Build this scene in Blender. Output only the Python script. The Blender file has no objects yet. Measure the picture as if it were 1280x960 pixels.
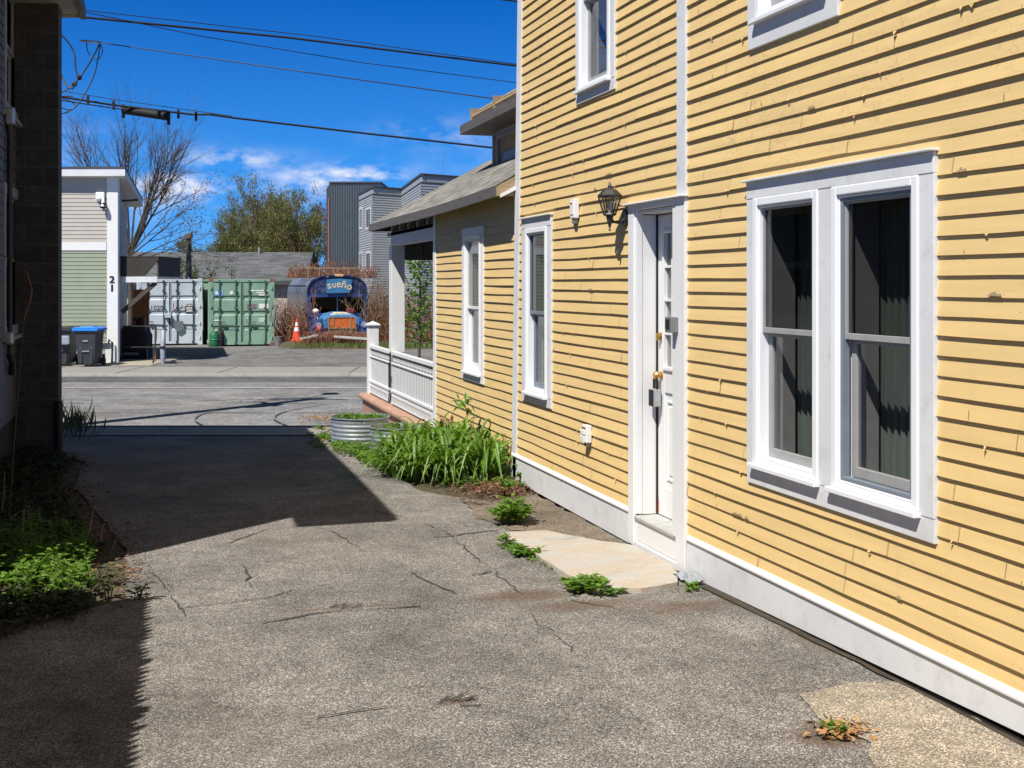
import bpy, bmesh, math, random
from mathutils import Vector, Matrix, noise

PI = math.pi
TH = math.atan(442/1480)          # the street runs 16.6 degrees off square to the houses
CT, ST = math.cos(TH), math.sin(TH)
CAMZ = 1.75
SUN = Vector((1.0, 0.90, -1.87)).normalized()
scene = bpy.context.scene
C = scene.collection

def S(u, t, z=0.0):
    "street frame: u along the street, t across it, away from the camera"
    return Vector((u*CT + t*ST, -u*ST + t*CT, z))

GP = [(-3000, 0.0), (3.5, 0.0), (5, -.02), (7.5, -.085), (11, -.10), (15, -.26), (18.6, -.42), (22, -.50), (30, -.56), (46, -.62), (100, -.8), (9000, -.8)]
def G0(t):
    for (a, b), (c, d) in zip(GP, GP[1:]):
        if t <= c:
            return b + (d-b)*(t-a)/(c-a)
    return GP[-1][1]
def G(t):
    w = 1.2
    return sum(G0(t + w*(i-4)/4) for i in range(9))/9
def gz(x, y):
    return G(x*ST + y*CT)

def ground_at(px, py):
    "ground point under a direction measured from the photograph (1280x960)"
    t = 8.0
    for i in range(60):
        t = .5*t + .5*1480*(CAMZ-G(t))/(py-355)
    v = S((px-640)/1480*t, t)
    v.z = G(t)
    return v
def su(px, t): return (px-640)/1480*t
def sz(py, t): return CAMZ - (py-355)/1480*t

# ------------------------------------------------------------------ materials
def nd(nt, typ, **kw):
    n = nt.nodes.new(typ)
    for k, v in kw.items():
        setattr(n, k, v)
    return n
def mth(nt, op, a, b=None, c=None, clamp=False):
    n = nt.nodes.new('ShaderNodeMath'); n.operation = op; n.use_clamp = clamp
    for i, v in enumerate((a, b, c)):
        if v is None: continue
        if isinstance(v, (int, float)): n.inputs[i].default_value = v
        else: nt.links.new(v, n.inputs[i])
    return n.outputs[0]
def ramp(nt, fac, stops, interp='LINEAR'):
    n = nt.nodes.new('ShaderNodeValToRGB'); n.color_ramp.interpolation = interp
    e = n.color_ramp.elements
    while len(e) < len(stops): e.new(.5)
    for el, (p, c) in zip(e, stops):
        el.position = p
        el.color = (c, c, c, 1) if isinstance(c, (int, float)) else (*c, 1)
    nt.links.new(fac, n.inputs[0])
    return n.outputs[0]
def mixc(nt, fac, a, b, mode='MIX'):
    n = nt.nodes.new('ShaderNodeMix'); n.data_type = 'RGBA'; n.blend_type = mode
    for sock, v in ((n.inputs['Factor'], fac), (n.inputs[6], a), (n.inputs[7], b)):
        if isinstance(v, (int, float)): sock.default_value = v
        elif isinstance(v, tuple): sock.default_value = (*v, 1)
        else: nt.links.new(v, sock)
    return n.outputs[2]
def tex_noise(nt, vec, scale, detail=3, rough=.55):
    n = nt.nodes.new('ShaderNodeTexNoise'); n.inputs['Scale'].default_value = scale
    n.inputs['Detail'].default_value = detail; n.inputs['Roughness'].default_value = rough
    nt.links.new(vec, n.inputs['Vector'])
    return n
def scaled(nt, vec, s):
    n = nt.nodes.new('ShaderNodeVectorMath'); n.operation = 'MULTIPLY'
    nt.links.new(vec, n.inputs[0]); n.inputs[1].default_value = s
    return n.outputs[0]
def newmat(name):
    m = bpy.data.materials.new(name); m.use_nodes = True
    nt = m.node_tree
    b = nt.nodes['Principled BSDF']
    return m, nt, b
def add_bump(nt, b, h, strength=.3, dist=.01):
    n = nt.nodes.new('ShaderNodeBump'); n.inputs['Strength'].default_value = strength; n.inputs['Distance'].default_value = dist
    nt.links.new(h, n.inputs['Height']); nt.links.new(n.outputs[0], b.inputs['Normal'])

def pmat(name, col, rough=.6, var=.12, scale=6, bump=0, bscale=60, metal=0, stretch=(1, 1, 1), dirt=0, dirtcol=(.06, .05, .04), dscale=3):
    m, nt, b = newmat(name)
    tc = nd(nt, 'ShaderNodeNewGeometry').outputs['Position']
    v = scaled(nt, tc, stretch)
    n1 = tex_noise(nt, v, scale, 4)
    f = ramp(nt, n1.outputs['Fac'], [(.3, 0.0), (.7, 1.0)])
    c = mixc(nt, f, tuple(x*(1-var) for x in col), tuple(min(1, x*(1+var)) for x in col))
    if dirt:
        n2 = tex_noise(nt, v, dscale, 6, .65)
        d = mth(nt, 'MULTIPLY', ramp(nt, n2.outputs['Fac'], [(.5, 0.0), (.72, 1.0)]), dirt)
        c = mixc(nt, d, c, dirtcol)
    nt.links.new(c, b.inputs['Base Color'])
    b.inputs['Roughness'].default_value = rough
    b.inputs['Metallic'].default_value = metal
    if bump:
        n3 = tex_noise(nt, v, bscale, 3)
        add_bump(nt, b, n3.outputs['Fac'], bump, .004)
    return m

def leafmat(name, c1, c2, trans=.35, rough=.5):
    m, nt, b = newmat(name)
    g = nd(nt, 'ShaderNodeNewGeometry')
    r = ramp(nt, g.outputs['Random Per Island'], [(0, c1), (1, c2)])
    nt.links.new(r, b.inputs['Base Color']); b.inputs['Roughness'].default_value = rough
    tr = nd(nt, 'ShaderNodeBsdfTranslucent')
    hc = mixc(nt, 1.0, r, (1.3, 1.25, .5), 'MULTIPLY')
    nt.links.new(hc, tr.inputs['Color'])
    mx = nd(nt, 'ShaderNodeMixShader'); mx.inputs[0].default_value = trans
    nt.links.new(b.outputs[0], mx.inputs[1]); nt.links.new(tr.outputs[0], mx.inputs[2])
    nt.links.new(mx.outputs[0], nt.nodes['Material Output'].inputs['Surface'])
    return m

def glassmat(name, tint=.8, extra=0.0, rough=0.0):
    m, nt, b = newmat(name)
    nt.nodes.remove(b)
    tr = nd(nt, 'ShaderNodeBsdfTransparent'); tr.inputs[0].default_value = (tint, tint, tint, 1)
    gl = nd(nt, 'ShaderNodeBsdfGlossy'); gl.inputs['Roughness'].default_value = rough
    lw = nd(nt, 'ShaderNodeLayerWeight'); lw.inputs['Blend'].default_value = .5
    fac = mth(nt, 'ADD', mth(nt, 'MULTIPLY', mth(nt, 'POWER', lw.outputs['Facing'], 5.0), .9), .03+extra, clamp=True)
    mx = nd(nt, 'ShaderNodeMixShader')
    nt.links.new(fac, mx.inputs[0]); nt.links.new(tr.outputs[0], mx.inputs[1]); nt.links.new(gl.outputs[0], mx.inputs[2])
    nt.links.new(mx.outputs[0], nt.nodes['Material Output'].inputs['Surface'])
    return m

def clapmat(name, col, streak=.10, crack=.5, under=(.22, .13, .06)):
    "old oil paint on clapboards: long streaks, hairline cracks, flaked spots"
    m, nt, b = newmat(name)
    p = nd(nt, 'ShaderNodeNewGeometry').outputs['Position']
    v1 = scaled(nt, p, (1, .6, 9))
    n1 = tex_noise(nt, v1, 2.2, 5)
    f1 = ramp(nt, n1.outputs['Fac'], [(.3, 0.0), (.7, 1.0)])
    c = mixc(nt, f1, tuple(x*(1-streak) for x in col), tuple(x*(1+streak*.6) for x in col))
    n0 = tex_noise(nt, p, .7, 3)
    c = mixc(nt, mth(nt, 'MULTIPLY', ramp(nt, n0.outputs['Fac'], [(.4, 0.0), (.65, 1.0)]), .25), c, tuple(x*y for x, y in zip(col, (1.0, .97, .86))))
    # vertical washes
    n5 = tex_noise(nt, scaled(nt, p, (1, 5, .35)), 2.5, 4)
    c = mixc(nt, mth(nt, 'MULTIPLY', ramp(nt, n5.outputs['Fac'], [(.52, 0.0), (.75, 1.0)]), .22), c, tuple(x*.8 for x in col))
    # fine specks
    n2 = tex_noise(nt, scaled(nt, p, (1, .5, 1)), 55, 3, .7)
    n3 = tex_noise(nt, p, 1.6, 3)
    gate = ramp(nt, n3.outputs['Fac'], [(.52, 0.0), (.66, 1.0)])
    sp = mth(nt, 'MULTIPLY', ramp(nt, n2.outputs['Fac'], [(.66, 0.0), (.70, 1.0)]), mth(nt, 'MULTIPLY', gate, crack))
    c = mixc(nt, sp, c, under)
    # hairline cracks along the grain
    vo = nd(nt, 'ShaderNodeTexVoronoi', feature='DISTANCE_TO_EDGE'); vo.inputs['Scale'].default_value = 14
    wn = tex_noise(nt, p, 9, 3)
    wv = nd(nt, 'ShaderNodeVectorMath', operation='ADD'); nt.links.new(scaled(nt, p, (1, .5, 1.2)), wv.inputs[0])
    nt.links.new(scaled(nt, wn.outputs['Color'], (.12, .12, .12)), wv.inputs[1])
    nt.links.new(wv.outputs[0], vo.inputs['Vector'])
    n4 = tex_noise(nt, p, 1.1, 4)
    gate2 = ramp(nt, n4.outputs['Fac'], [(.56, 0.0), (.68, 1.0)])
    cr = mth(nt, 'MULTIPLY', ramp(nt, vo.outputs['Distance'], [(0.0, 1.0), (.035, 0.0)]), mth(nt, 'MULTIPLY', gate2, crack))
    c = mixc(nt, mth(nt, 'MULTIPLY', cr, .8), c, under)
    nt.links.new(c, b.inputs['Base Color'])
    b.inputs['Roughness'].default_value = .62
    add_bump(nt, b, n1.outputs['Fac'], .3, .002)
    return m

def asphaltmat(name, base, tan=.5, agg=95, crack=True, contrast=1.0, stains=(), fade=None):
    m, nt, b = newmat(name)
    p = nd(nt, 'ShaderNodeNewGeometry').outputs['Position']
    p2 = scaled(nt, p, (1, 1, .2))
    vo = nd(nt, 'ShaderNodeTexVoronoi'); vo.inputs['Scale'].default_value = agg
    nt.links.new(p2, vo.inputs['Vector'])
    sep = nd(nt, 'ShaderNodeSeparateColor'); nt.links.new(vo.outputs['Color'], sep.inputs[0])
    b3 = base
    k = contrast
    stone = ramp(nt, sep.outputs[0], [(0, tuple(x*(1-.75*k) for x in b3)), (.45, tuple(x*(1-.2*k) for x in b3)), (.8, tuple(x*(1+.4*k) for x in b3)), (1, tuple(x*(1+1.9*k) for x in b3))])
    tint = mixc(nt, mth(nt, 'MULTIPLY', ramp(nt, sep.outputs[1], [(.6, 0.0), (.95, 1.0)]), tan), stone, tuple(x*y for x, y in zip(b3, (2.0, 1.5, 1.0))))
    edge = ramp(nt, vo.outputs['Distance'], [(.35, 1.0), (.75, .45)])
    c = mixc(nt, 1.0, tint, edge, 'MULTIPLY')
    n1 = tex_noise(nt, p, 1.1, 5, .6)
    c = mixc(nt, 1.0, c, ramp(nt, n1.outputs['Fac'], [(.28, .62), (.5, 1.0), (.72, 1.30)]), 'MULTIPLY')
    n2 = tex_noise(nt, p, .33, 3)
    c = mixc(nt, mth(nt, 'MULTIPLY', ramp(nt, n2.outputs['Fac'], [(.5, 0.0), (.7, 1.0)]), .25), c, tuple(x*y for x, y in zip(b3, (1.15, .95, .8))))
    n6 = tex_noise(nt, p, 6, 4, .6)
    c = mixc(nt, 1.0, c, ramp(nt, n6.outputs['Fac'], [(.35, .82), (.65, 1.12)]), 'MULTIPLY')
    hgt = mth(nt, 'SUBTRACT', 1.0, vo.outputs['Distance'])
    wst = tex_noise(nt, p, 5, 5, .7) if stains else None
    if crack:
        wn = tex_noise(nt, p, 1.4, 5, .65)
        wv = nd(nt, 'ShaderNodeVectorMath', operation='ADD'); nt.links.new(scaled(nt, p, (1, 1, 0)), wv.inputs[0])
        nt.links.new(scaled(nt, wn.outputs['Color'], (.9, .9, 0)), wv.inputs[1])
        for sc, w, g0, amt in ((1.9, .010, .54, .65), (5.0, .018, .58, .55)):
            vc = nd(nt, 'ShaderNodeTexVoronoi', feature='DISTANCE_TO_EDGE'); vc.inputs['Scale'].default_value = sc
            nt.links.new(wv.outputs[0], vc.inputs['Vector'])
            gn = tex_noise(nt, p, .8+sc*.13, 3)
            gate = ramp(nt, gn.outputs['Fac'], [(g0, 0.0), (g0+.12, 1.0)])
            line = mth(nt, 'MULTIPLY', ramp(nt, vc.outputs['Distance'], [(0.0, 1.0), (w, 0.0)]), mth(nt, 'MULTIPLY', gate, amt))
            c = mixc(nt, line, c, tuple(x*.22 for x in b3))
    for (sx, sy, rx, ry, colr, amt) in stains:
        sep2 = nd(nt, 'ShaderNodeSeparateXYZ')
        off = nd(nt, 'ShaderNodeVectorMath', operation='ADD'); nt.links.new(p, off.inputs[0])
        nt.links.new(scaled(nt, wst.outputs['Color'], (.5*rx+.1, .5*ry+.1, 0)), off.inputs[1])
        nt.links.new(off.outputs[0], sep2.inputs[0])
        ox, oy = .25*rx+.05, .25*ry+.05
        dx = mth(nt, 'DIVIDE', mth(nt, 'SUBTRACT', sep2.outputs[0], sx+ox), rx)
        dy = mth(nt, 'DIVIDE', mth(nt, 'SUBTRACT', sep2.outputs[1], sy+oy), ry)
        d = mth(nt, 'ADD', mth(nt, 'MULTIPLY', dx, dx), mth(nt, 'MULTIPLY', dy, dy))
        msk = mth(nt, 'MULTIPLY', ramp(nt, d, [(0.1, 1.0), (1.0, 0.0)]), amt)
        c = mixc(nt, msk, c, colr)
    nt.links.new(c, b.inputs['Base Color'])
    b.inputs['Roughness'].default_value = .88
    b.inputs['Specular IOR Level'].default_value = .25
    add_bump(nt, b, hgt, .12, .003)
    return m

def shinglemat(name, col, rows_dir='Z', row=.13, colw=.25, k=.3):
    m, nt, b = newmat(name)
    p = nd(nt, 'ShaderNodeTexCoord').outputs['Object']
    br = nd(nt, 'ShaderNodeTexBrick')
    br.inputs['Scale'].default_value = 1.0
    br.inputs['Brick Width'].default_value = colw; br.inputs['Row Height'].default_value = row
    br.inputs['Mortar Size'].default_value = .006
    br.inputs['Color1'].default_value = (*[x*(1-k) for x in col], 1); br.inputs['Color2'].default_value = (*[x*(1+k) for x in col], 1)
    br.inputs['Mortar'].default_value = (*[x*.35 for x in col], 1)
    uv = nd(nt, 'ShaderNodeUVMap')
    nt.links.new(uv.outputs[0], br.inputs['Vector'])
    n = tex_noise(nt, p, 30, 4)
    n2 = tex_noise(nt, p, .9, 4)
    c = mixc(nt, 1.0, br.outputs['Color'], ramp(nt, n.outputs['Fac'], [(.3, .75), (.7, 1.25)]), 'MULTIPLY')
    c = mixc(nt, 1.0, c, ramp(nt, n2.outputs['Fac'], [(.3, .8), (.7, 1.15)]), 'MULTIPLY')
    nt.links.new(c, b.inputs['Base Color']); b.inputs['Roughness'].default_value = .9
    add_bump(nt, b, br.outputs['Fac'], .6, -.012)
    return m

def brickmat(name, c1, c2, mortar, w=.2, h=.065, ms=.008):
    m, nt, b = newmat(name)
    br = nd(nt, 'ShaderNodeTexBrick'); br.inputs['Scale'].default_value = 1
    br.inputs['Brick Width'].default_value = w; br.inputs['Row Height'].default_value = h; br.inputs['Mortar Size'].default_value = ms
    br.inputs['Color1'].default_value = (*c1, 1); br.inputs['Color2'].default_value = (*c2, 1); br.inputs['Mortar'].default_value = (*mortar, 1)
    uv = nd(nt, 'ShaderNodeUVMap'); nt.links.new(uv.outputs[0], br.inputs['Vector'])
    p = nd(nt, 'ShaderNodeNewGeometry').outputs['Position']
    n = tex_noise(nt, p, 7, 5, .65)
    c = mixc(nt, 1.0, br.outputs['Color'], ramp(nt, n.outputs['Fac'], [(.25, .6), (.7, 1.25)]), 'MULTIPLY')
    nt.links.new(c, b.inputs['Base Color']); b.inputs['Roughness'].default_value = .85
    add_bump(nt, b, br.outputs['Fac'], .5, -.006)
    return m

MAT = {}
def build_materials():
    A = MAT
    A['yellow'] = clapmat('yellow_paint', (.665, .478, .212))
    A['trim'] = pmat('grey_white_trim', (.625, .635, .65), .55, .06, 3, bump=.08, bscale=40, dscale=6, dirt=.42, dirtcol=(.33, .32, .30))
    A['white'] = pmat('white_paint', (.70, .70, .70), .45, .04, 3, dirt=.10, dirtcol=(.45, .42, .38))
    A['vinyl'] = pmat('white_vinyl', (.74, .755, .78), .35, .02, 3)
    A['sash'] = pmat('grey_sash', (.30, .30, .30), .5, .08, 10)
    A['sashdark'] = pmat('blue_grey_storm_frame', (.16, .19, .23), .45, .06, 10)
    A['glass'] = glassmat('window_glass', .84, .02)
    A['screen'] = glassmat('screened_glass', .66, .015)
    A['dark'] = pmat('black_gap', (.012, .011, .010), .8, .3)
    A['room'] = pmat('room_wall', (.40, .45, .41), .8, .1, 2)
    A['curtain'] = pmat('green_grey_curtain', (.15, .19, .165), .85, .15, 8, stretch=(6, 6, .3))
    A['blind'] = pmat('pale_blind', (.50, .53, .52), .8, .1, 8)
    A['concrete'] = pmat('pale_concrete', (.36, .35, .32), .85, .14, 5, bump=.3, bscale=90, dirt=.4, dirtcol=(.22, .19, .15))
    A['threshold'] = pmat('threshold_concrete', (.38, .38, .36), .8, .12, 12, bump=.15)
    A['shingle'] = shinglemat('weathered_grey_shingles', (.20, .19, .17), row=.11, colw=.28)
    A['fascia'] = pmat('weathered_fascia', (.095, .088, .088), .7, .2, 4, stretch=(1, 1, 6), dirt=.4, dirtcol=(.06, .05, .045))
    A['rawwood'] = pmat('weathered_wood', (.30, .22, .13), .8, .25, 5, stretch=(1, 1, 5))
    A['soffit'] = pmat('old_soffit', (.30, .29, .28), .7, .12, 4)
    A['brick'] = brickmat('salmon_brick', (.33, .165, .10), (.40, .22, .14), (.30, .21, .155), .22, .075)
    A['brickcap'] = pmat('salmon_masonry_cap', (.36, .215, .145), .85, .2, 6, bump=.3, dirt=.35, dirtcol=(.26, .17, .12))
    A['lantern'] = pmat('black_lantern_metal', (.025, .022, .022), .45, .2)
    A['lampglass'] = glassmat('lantern_glass', .75, .05, .15)
    A['plastic'] = pmat('white_plastic', (.70, .71, .70), .4, .03)
    A['greymetal'] = pmat('grey_metal', (.22, .23, .24), .45, .1, metal=.4)
    A['brass'] = pmat('brass', (.62, .36, .10), .3, .1, metal=.9)
    A['lockgrey'] = pmat('lockbox_grey', (.45, .47, .50), .35, .05, metal=.5)
    A['black'] = pmat('black_plastic', (.010, .010, .011), .75, .2)
    A['rust'] = pmat('rust_orange', (.55, .14, .03), .8, .3, 30)
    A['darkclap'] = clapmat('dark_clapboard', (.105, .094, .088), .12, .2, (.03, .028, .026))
    A['darktrim'] = pmat('dull_window_trim', (.30, .29, .28), .6, .1)
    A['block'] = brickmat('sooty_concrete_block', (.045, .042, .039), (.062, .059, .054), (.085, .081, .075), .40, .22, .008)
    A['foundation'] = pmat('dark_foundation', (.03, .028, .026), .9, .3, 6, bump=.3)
    A['conduit'] = pmat('dark_conduit', (.02, .02, .02), .6, .1)
    A['galv'] = pmat('galvanised_steel', (.36, .39, .43), .48, .2, 9, metal=.55)
    A['soil'] = pmat('dark_soil', (.05, .036, .024), .95, .3, 20, bump=.5, bscale=40)
    A['lily'] = leafmat('daylily_leaf', (.075, .165, .016), (.15, .28, .035), .35, .45)
    A['weed'] = leafmat('weed_leaf', (.075, .17, .015), (.15, .27, .035), .35)
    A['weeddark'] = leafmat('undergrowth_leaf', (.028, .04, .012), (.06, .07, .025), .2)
    A['litter'] = leafmat('dead_leaf', (.085, .032, .018), (.27, .15, .085), .1, .8)
    A['litterorange'] = leafmat('orange_leaf', (.32, .15, .05), (.42, .26, .12), .1, .8)
    A['stem'] = pmat('dry_stem', (.30, .20, .13), .8, .2)
    A['redstem'] = pmat('reddish_stem', (.34, .17, .13), .8, .2)
    A['gstem'] = pmat('green_stem', (.09, .13, .03), .7, .2)
    A['dstem'] = pmat('shaded_stem', (.05, .04, .02), .8, .2)  # stem colour darkened to carry the shade of the left verge
    A['bark'] = pmat('dark_bark', (.07, .055, .045), .9, .3, 12)
    A['twig'] = pmat('brown_twigs', (.17, .095, .055), .9, .35, 3)
    A['twigred'] = pmat('red_brown_vine', (.20, .085, .045), .9, .35, 3)
    A['olive'] = leafmat('olive_bud', (.12, .11, .042), (.20, .23, .075), .35)
    A['spring'] = leafmat('spring_leaf', (.09, .14, .03), (.17, .22, .05), .35)
    A['budbrown'] = leafmat('brown_bud', (.09, .06, .035), (.13, .11, .04), .2)
    A['cable'] = pmat('black_cable', (.012, .012, .016), .6, .1)
    A['pole'] = pmat('pole_wood', (.12, .09, .065), .9, .25, 8, stretch=(4, 4, .3))
    A['tan'] = pmat('tan_vinyl_siding', (.42, .39, .345), .5, .04, 3)
    A['sage'] = pmat('sage_vinyl_siding', (.25, .285, .205), .5, .05, 3)
    A['greyside'] = pmat('grey_siding', (.34, .355, .375), .6, .06, 2)
    A['metalpanel'] = pmat('slate_metal_panel', (.085, .11, .125), .45, .08, 2)
    A['roofdark'] = pmat('dark_roof_edge', (.05, .052, .058), .7, .15)
    A['canopy'] = pmat('brown_black_canopy', (.028, .022, .018), .7, .2)
    A['cartblack'] = pmat('cart_plastic', (.035, .037, .042), .5, .15)
    A['cartblue'] = pmat('blue_lid', (.02, .22, .72), .4, .06)
    A['cwhite'] = pmat('container_white', (.50, .56, .63), .5, .08, 2, dirt=.3, dirtcol=(.34, .31, .28))
    A['cgreen'] = pmat('container_green', (.225, .365, .27), .5, .14, 2.5, dirt=.35, dirtcol=(.24, .30, .22))
    A['crust'] = pmat('container_rust', (.22, .10, .06), .8, .35, 5)
    A['cbar'] = pmat('container_bar', (.06, .075, .09), .5, .15, metal=.3)
    A['gbar'] = pmat('green_bar', (.07, .14, .10), .5, .15)
    A['shingle2'] = shinglemat('grey_shingles_far', (.088, .092, .10), row=.16, colw=.5, k=.3)
    A['wallcream'] = pmat('cream_wall', (.42, .39, .34), .8, .1)
    A['busblue'] = pmat('bus_blue', (.018, .062, .21), .4, .25, 3, dirt=.25, dirtcol=(.02, .04, .12))
    A['buslight'] = pmat('bus_light_blue', (.07, .20, .42), .4, .25, 5, dirt=.25, dirtcol=(.05, .12, .3))
    A['busnavy'] = pmat('bus_navy', (.012, .025, .085), .4, .3, 4, dirt=.45, dirtcol=(.16, .20, .30), dscale=5)
    A['bussilver'] = pmat('bus_side_grey', (.12, .155, .205), .5, .25, 4, dirt=.4, dirtcol=(.12, .10, .12))
    A['buscream'] = pmat('bus_cream', (.62, .50, .33), .6, .2, 8)
    A['busorange'] = pmat('orange_panel', (.56, .13, .02), .6, .3, 14)
    A['signblue'] = pmat('sign_blue', (.04, .17, .33), .5, .12, 8)
    A['red'] = pmat('red_plastic', (.75, .05, .03), .45, .1)
    A['conered'] = pmat('cone_orange_red', (.85, .07, .025), .5, .1)
    A['greenbarrel'] = pmat('green_barrel', (.02, .14, .06), .45, .2)
    A['orangeboard'] = pmat('orange_board', (.42, .14, .03), .7, .2, 8)
    A['paleboard'] = pmat('weathered_white_timber', (.42, .41, .38), .8, .15)
    A['textblack'] = pmat('black_lettering', (.015, .015, .015), .6, .05)
    A['textwhite'] = pmat('white_lettering', (.75, .75, .72), .6, .05)
    A['textred'] = pmat('red_lettering', (.35, .04, .05), .6, .05)
    A['stickerblue'] = pmat('blue_sticker', (.12, .38, .70), .5, .1)
    A['slab'] = None
    A['crackdark'] = pmat('crack_dirt', (.06, .05, .04), .95, .3, 20)
    # marble step slab
    m, nt, b = newmat('pale_stone_slab')
    p = nd(nt, 'ShaderNodeNewGeometry').outputs['Position']
    n1 = tex_noise(nt, scaled(nt, p, (.5, 1.3, 1)), 2.6, 6, .62)
    c = ramp(nt, n1.outputs['Fac'], [(.28, (.27, .25, .22)), (.42, (.42, .40, .36)), (.51, (.42, .345, .26)), (.58, (.42, .39, .35)), (.78, (.32, .30, .26))])
    n2 = tex_noise(nt, p, 60, 3)
    c = mixc(nt, 1.0, c, ramp(nt, n2.outputs['Fac'], [(.3, .88), (.7, 1.08)]), 'MULTIPLY')
    n3 = tex_noise(nt, p, 3.2, 5, .7)
    c = mixc(nt, mth(nt, 'MULTIPLY', ramp(nt, n3.outputs['Fac'], [(.55, 0.0), (.72, 1.0)]), .4), c, (.22, .19, .15))
    nt.links.new(c, b.inputs['Base Color']); b.inputs['Roughness'].default_value = .7
    add_bump(nt, b, n2.outputs['Fac'], .15, .003)
    A['slab'] = m
    brown = (.095, .058, .036)
    q = lambda px, py: ground_at(px, py)
    st = []
    for px, py, rx, ry, amt in ((655, 745, .34, .18, .75), (725, 757, .5, .14, .6), (1045, 918, .24, .16, .8), (565, 878, .10, .04, .6), (425, 760, .5, .035, .55), (860, 758, .5, .16, .55), (1010, 800, .1, .4, .4), (120, 735, .2, .3, .5)):
        v = q(px, py); st.append((v.x, v.y, rx, ry, brown, amt))
    A['drive'] = asphaltmat('worn_driveway_asphalt', (.204, .195, .182), .38, 180, True, .95, st)
    A['road'] = asphaltmat('road_asphalt', (.235, .237, .243), .2, 60, True, .45)
    A['roaddark'] = asphaltmat('shoulder_asphalt', (.125, .125, .130), .2, 60, True, .6)
    A['lot'] = asphaltmat('lot_asphalt', (.185, .187, .188), .3, 60, True, .5)
    A['patch'] = asphaltmat('cement_patch', (.310, .275, .220), .45, 150, False, .65)
    A['strip'] = asphaltmat('sandy_concrete', (.185, .158, .125), .5, 120, False, .6)
    A['walk'] = pmat('sidewalk_concrete', (.235, .225, .205), .9, .12, 3, bump=.2, dirt=.4, dirtcol=(.17, .155, .135))
    A['linewhite'] = pmat('worn_white_line', (.40, .395, .38), .8, .15, 8, dirt=.8, dirtcol=(.2, .2, .2))
    A['tyre'] = pmat('tyre_mark', (.155, .155, .158), .85, .25, 6)
    m, nt, b = newmat('earth_and_dry_grass')
    p = nd(nt, 'ShaderNodeNewGeometry').outputs['Position']
    n1 = tex_noise(nt, p, .35, 6, .65); n2 = tex_noise(nt, p, 22, 4, .7)
    c = ramp(nt, n1.outputs['Fac'], [(.3, (.055, .05, .022)), (.5, (.09, .068, .042)), (.7, (.065, .046, .03))])
    c = mixc(nt, 1.0, c, ramp(nt, n2.outputs['Fac'], [(.25, .5), (.7, 1.4)]), 'MULTIPLY')
    nt.links.new(c, b.inputs['Base Color']); b.inputs['Roughness'].default_value = .95
    add_bump(nt, b, n2.outputs['Fac'], .8, .02)
    A['earth'] = m
build_materials()

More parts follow.
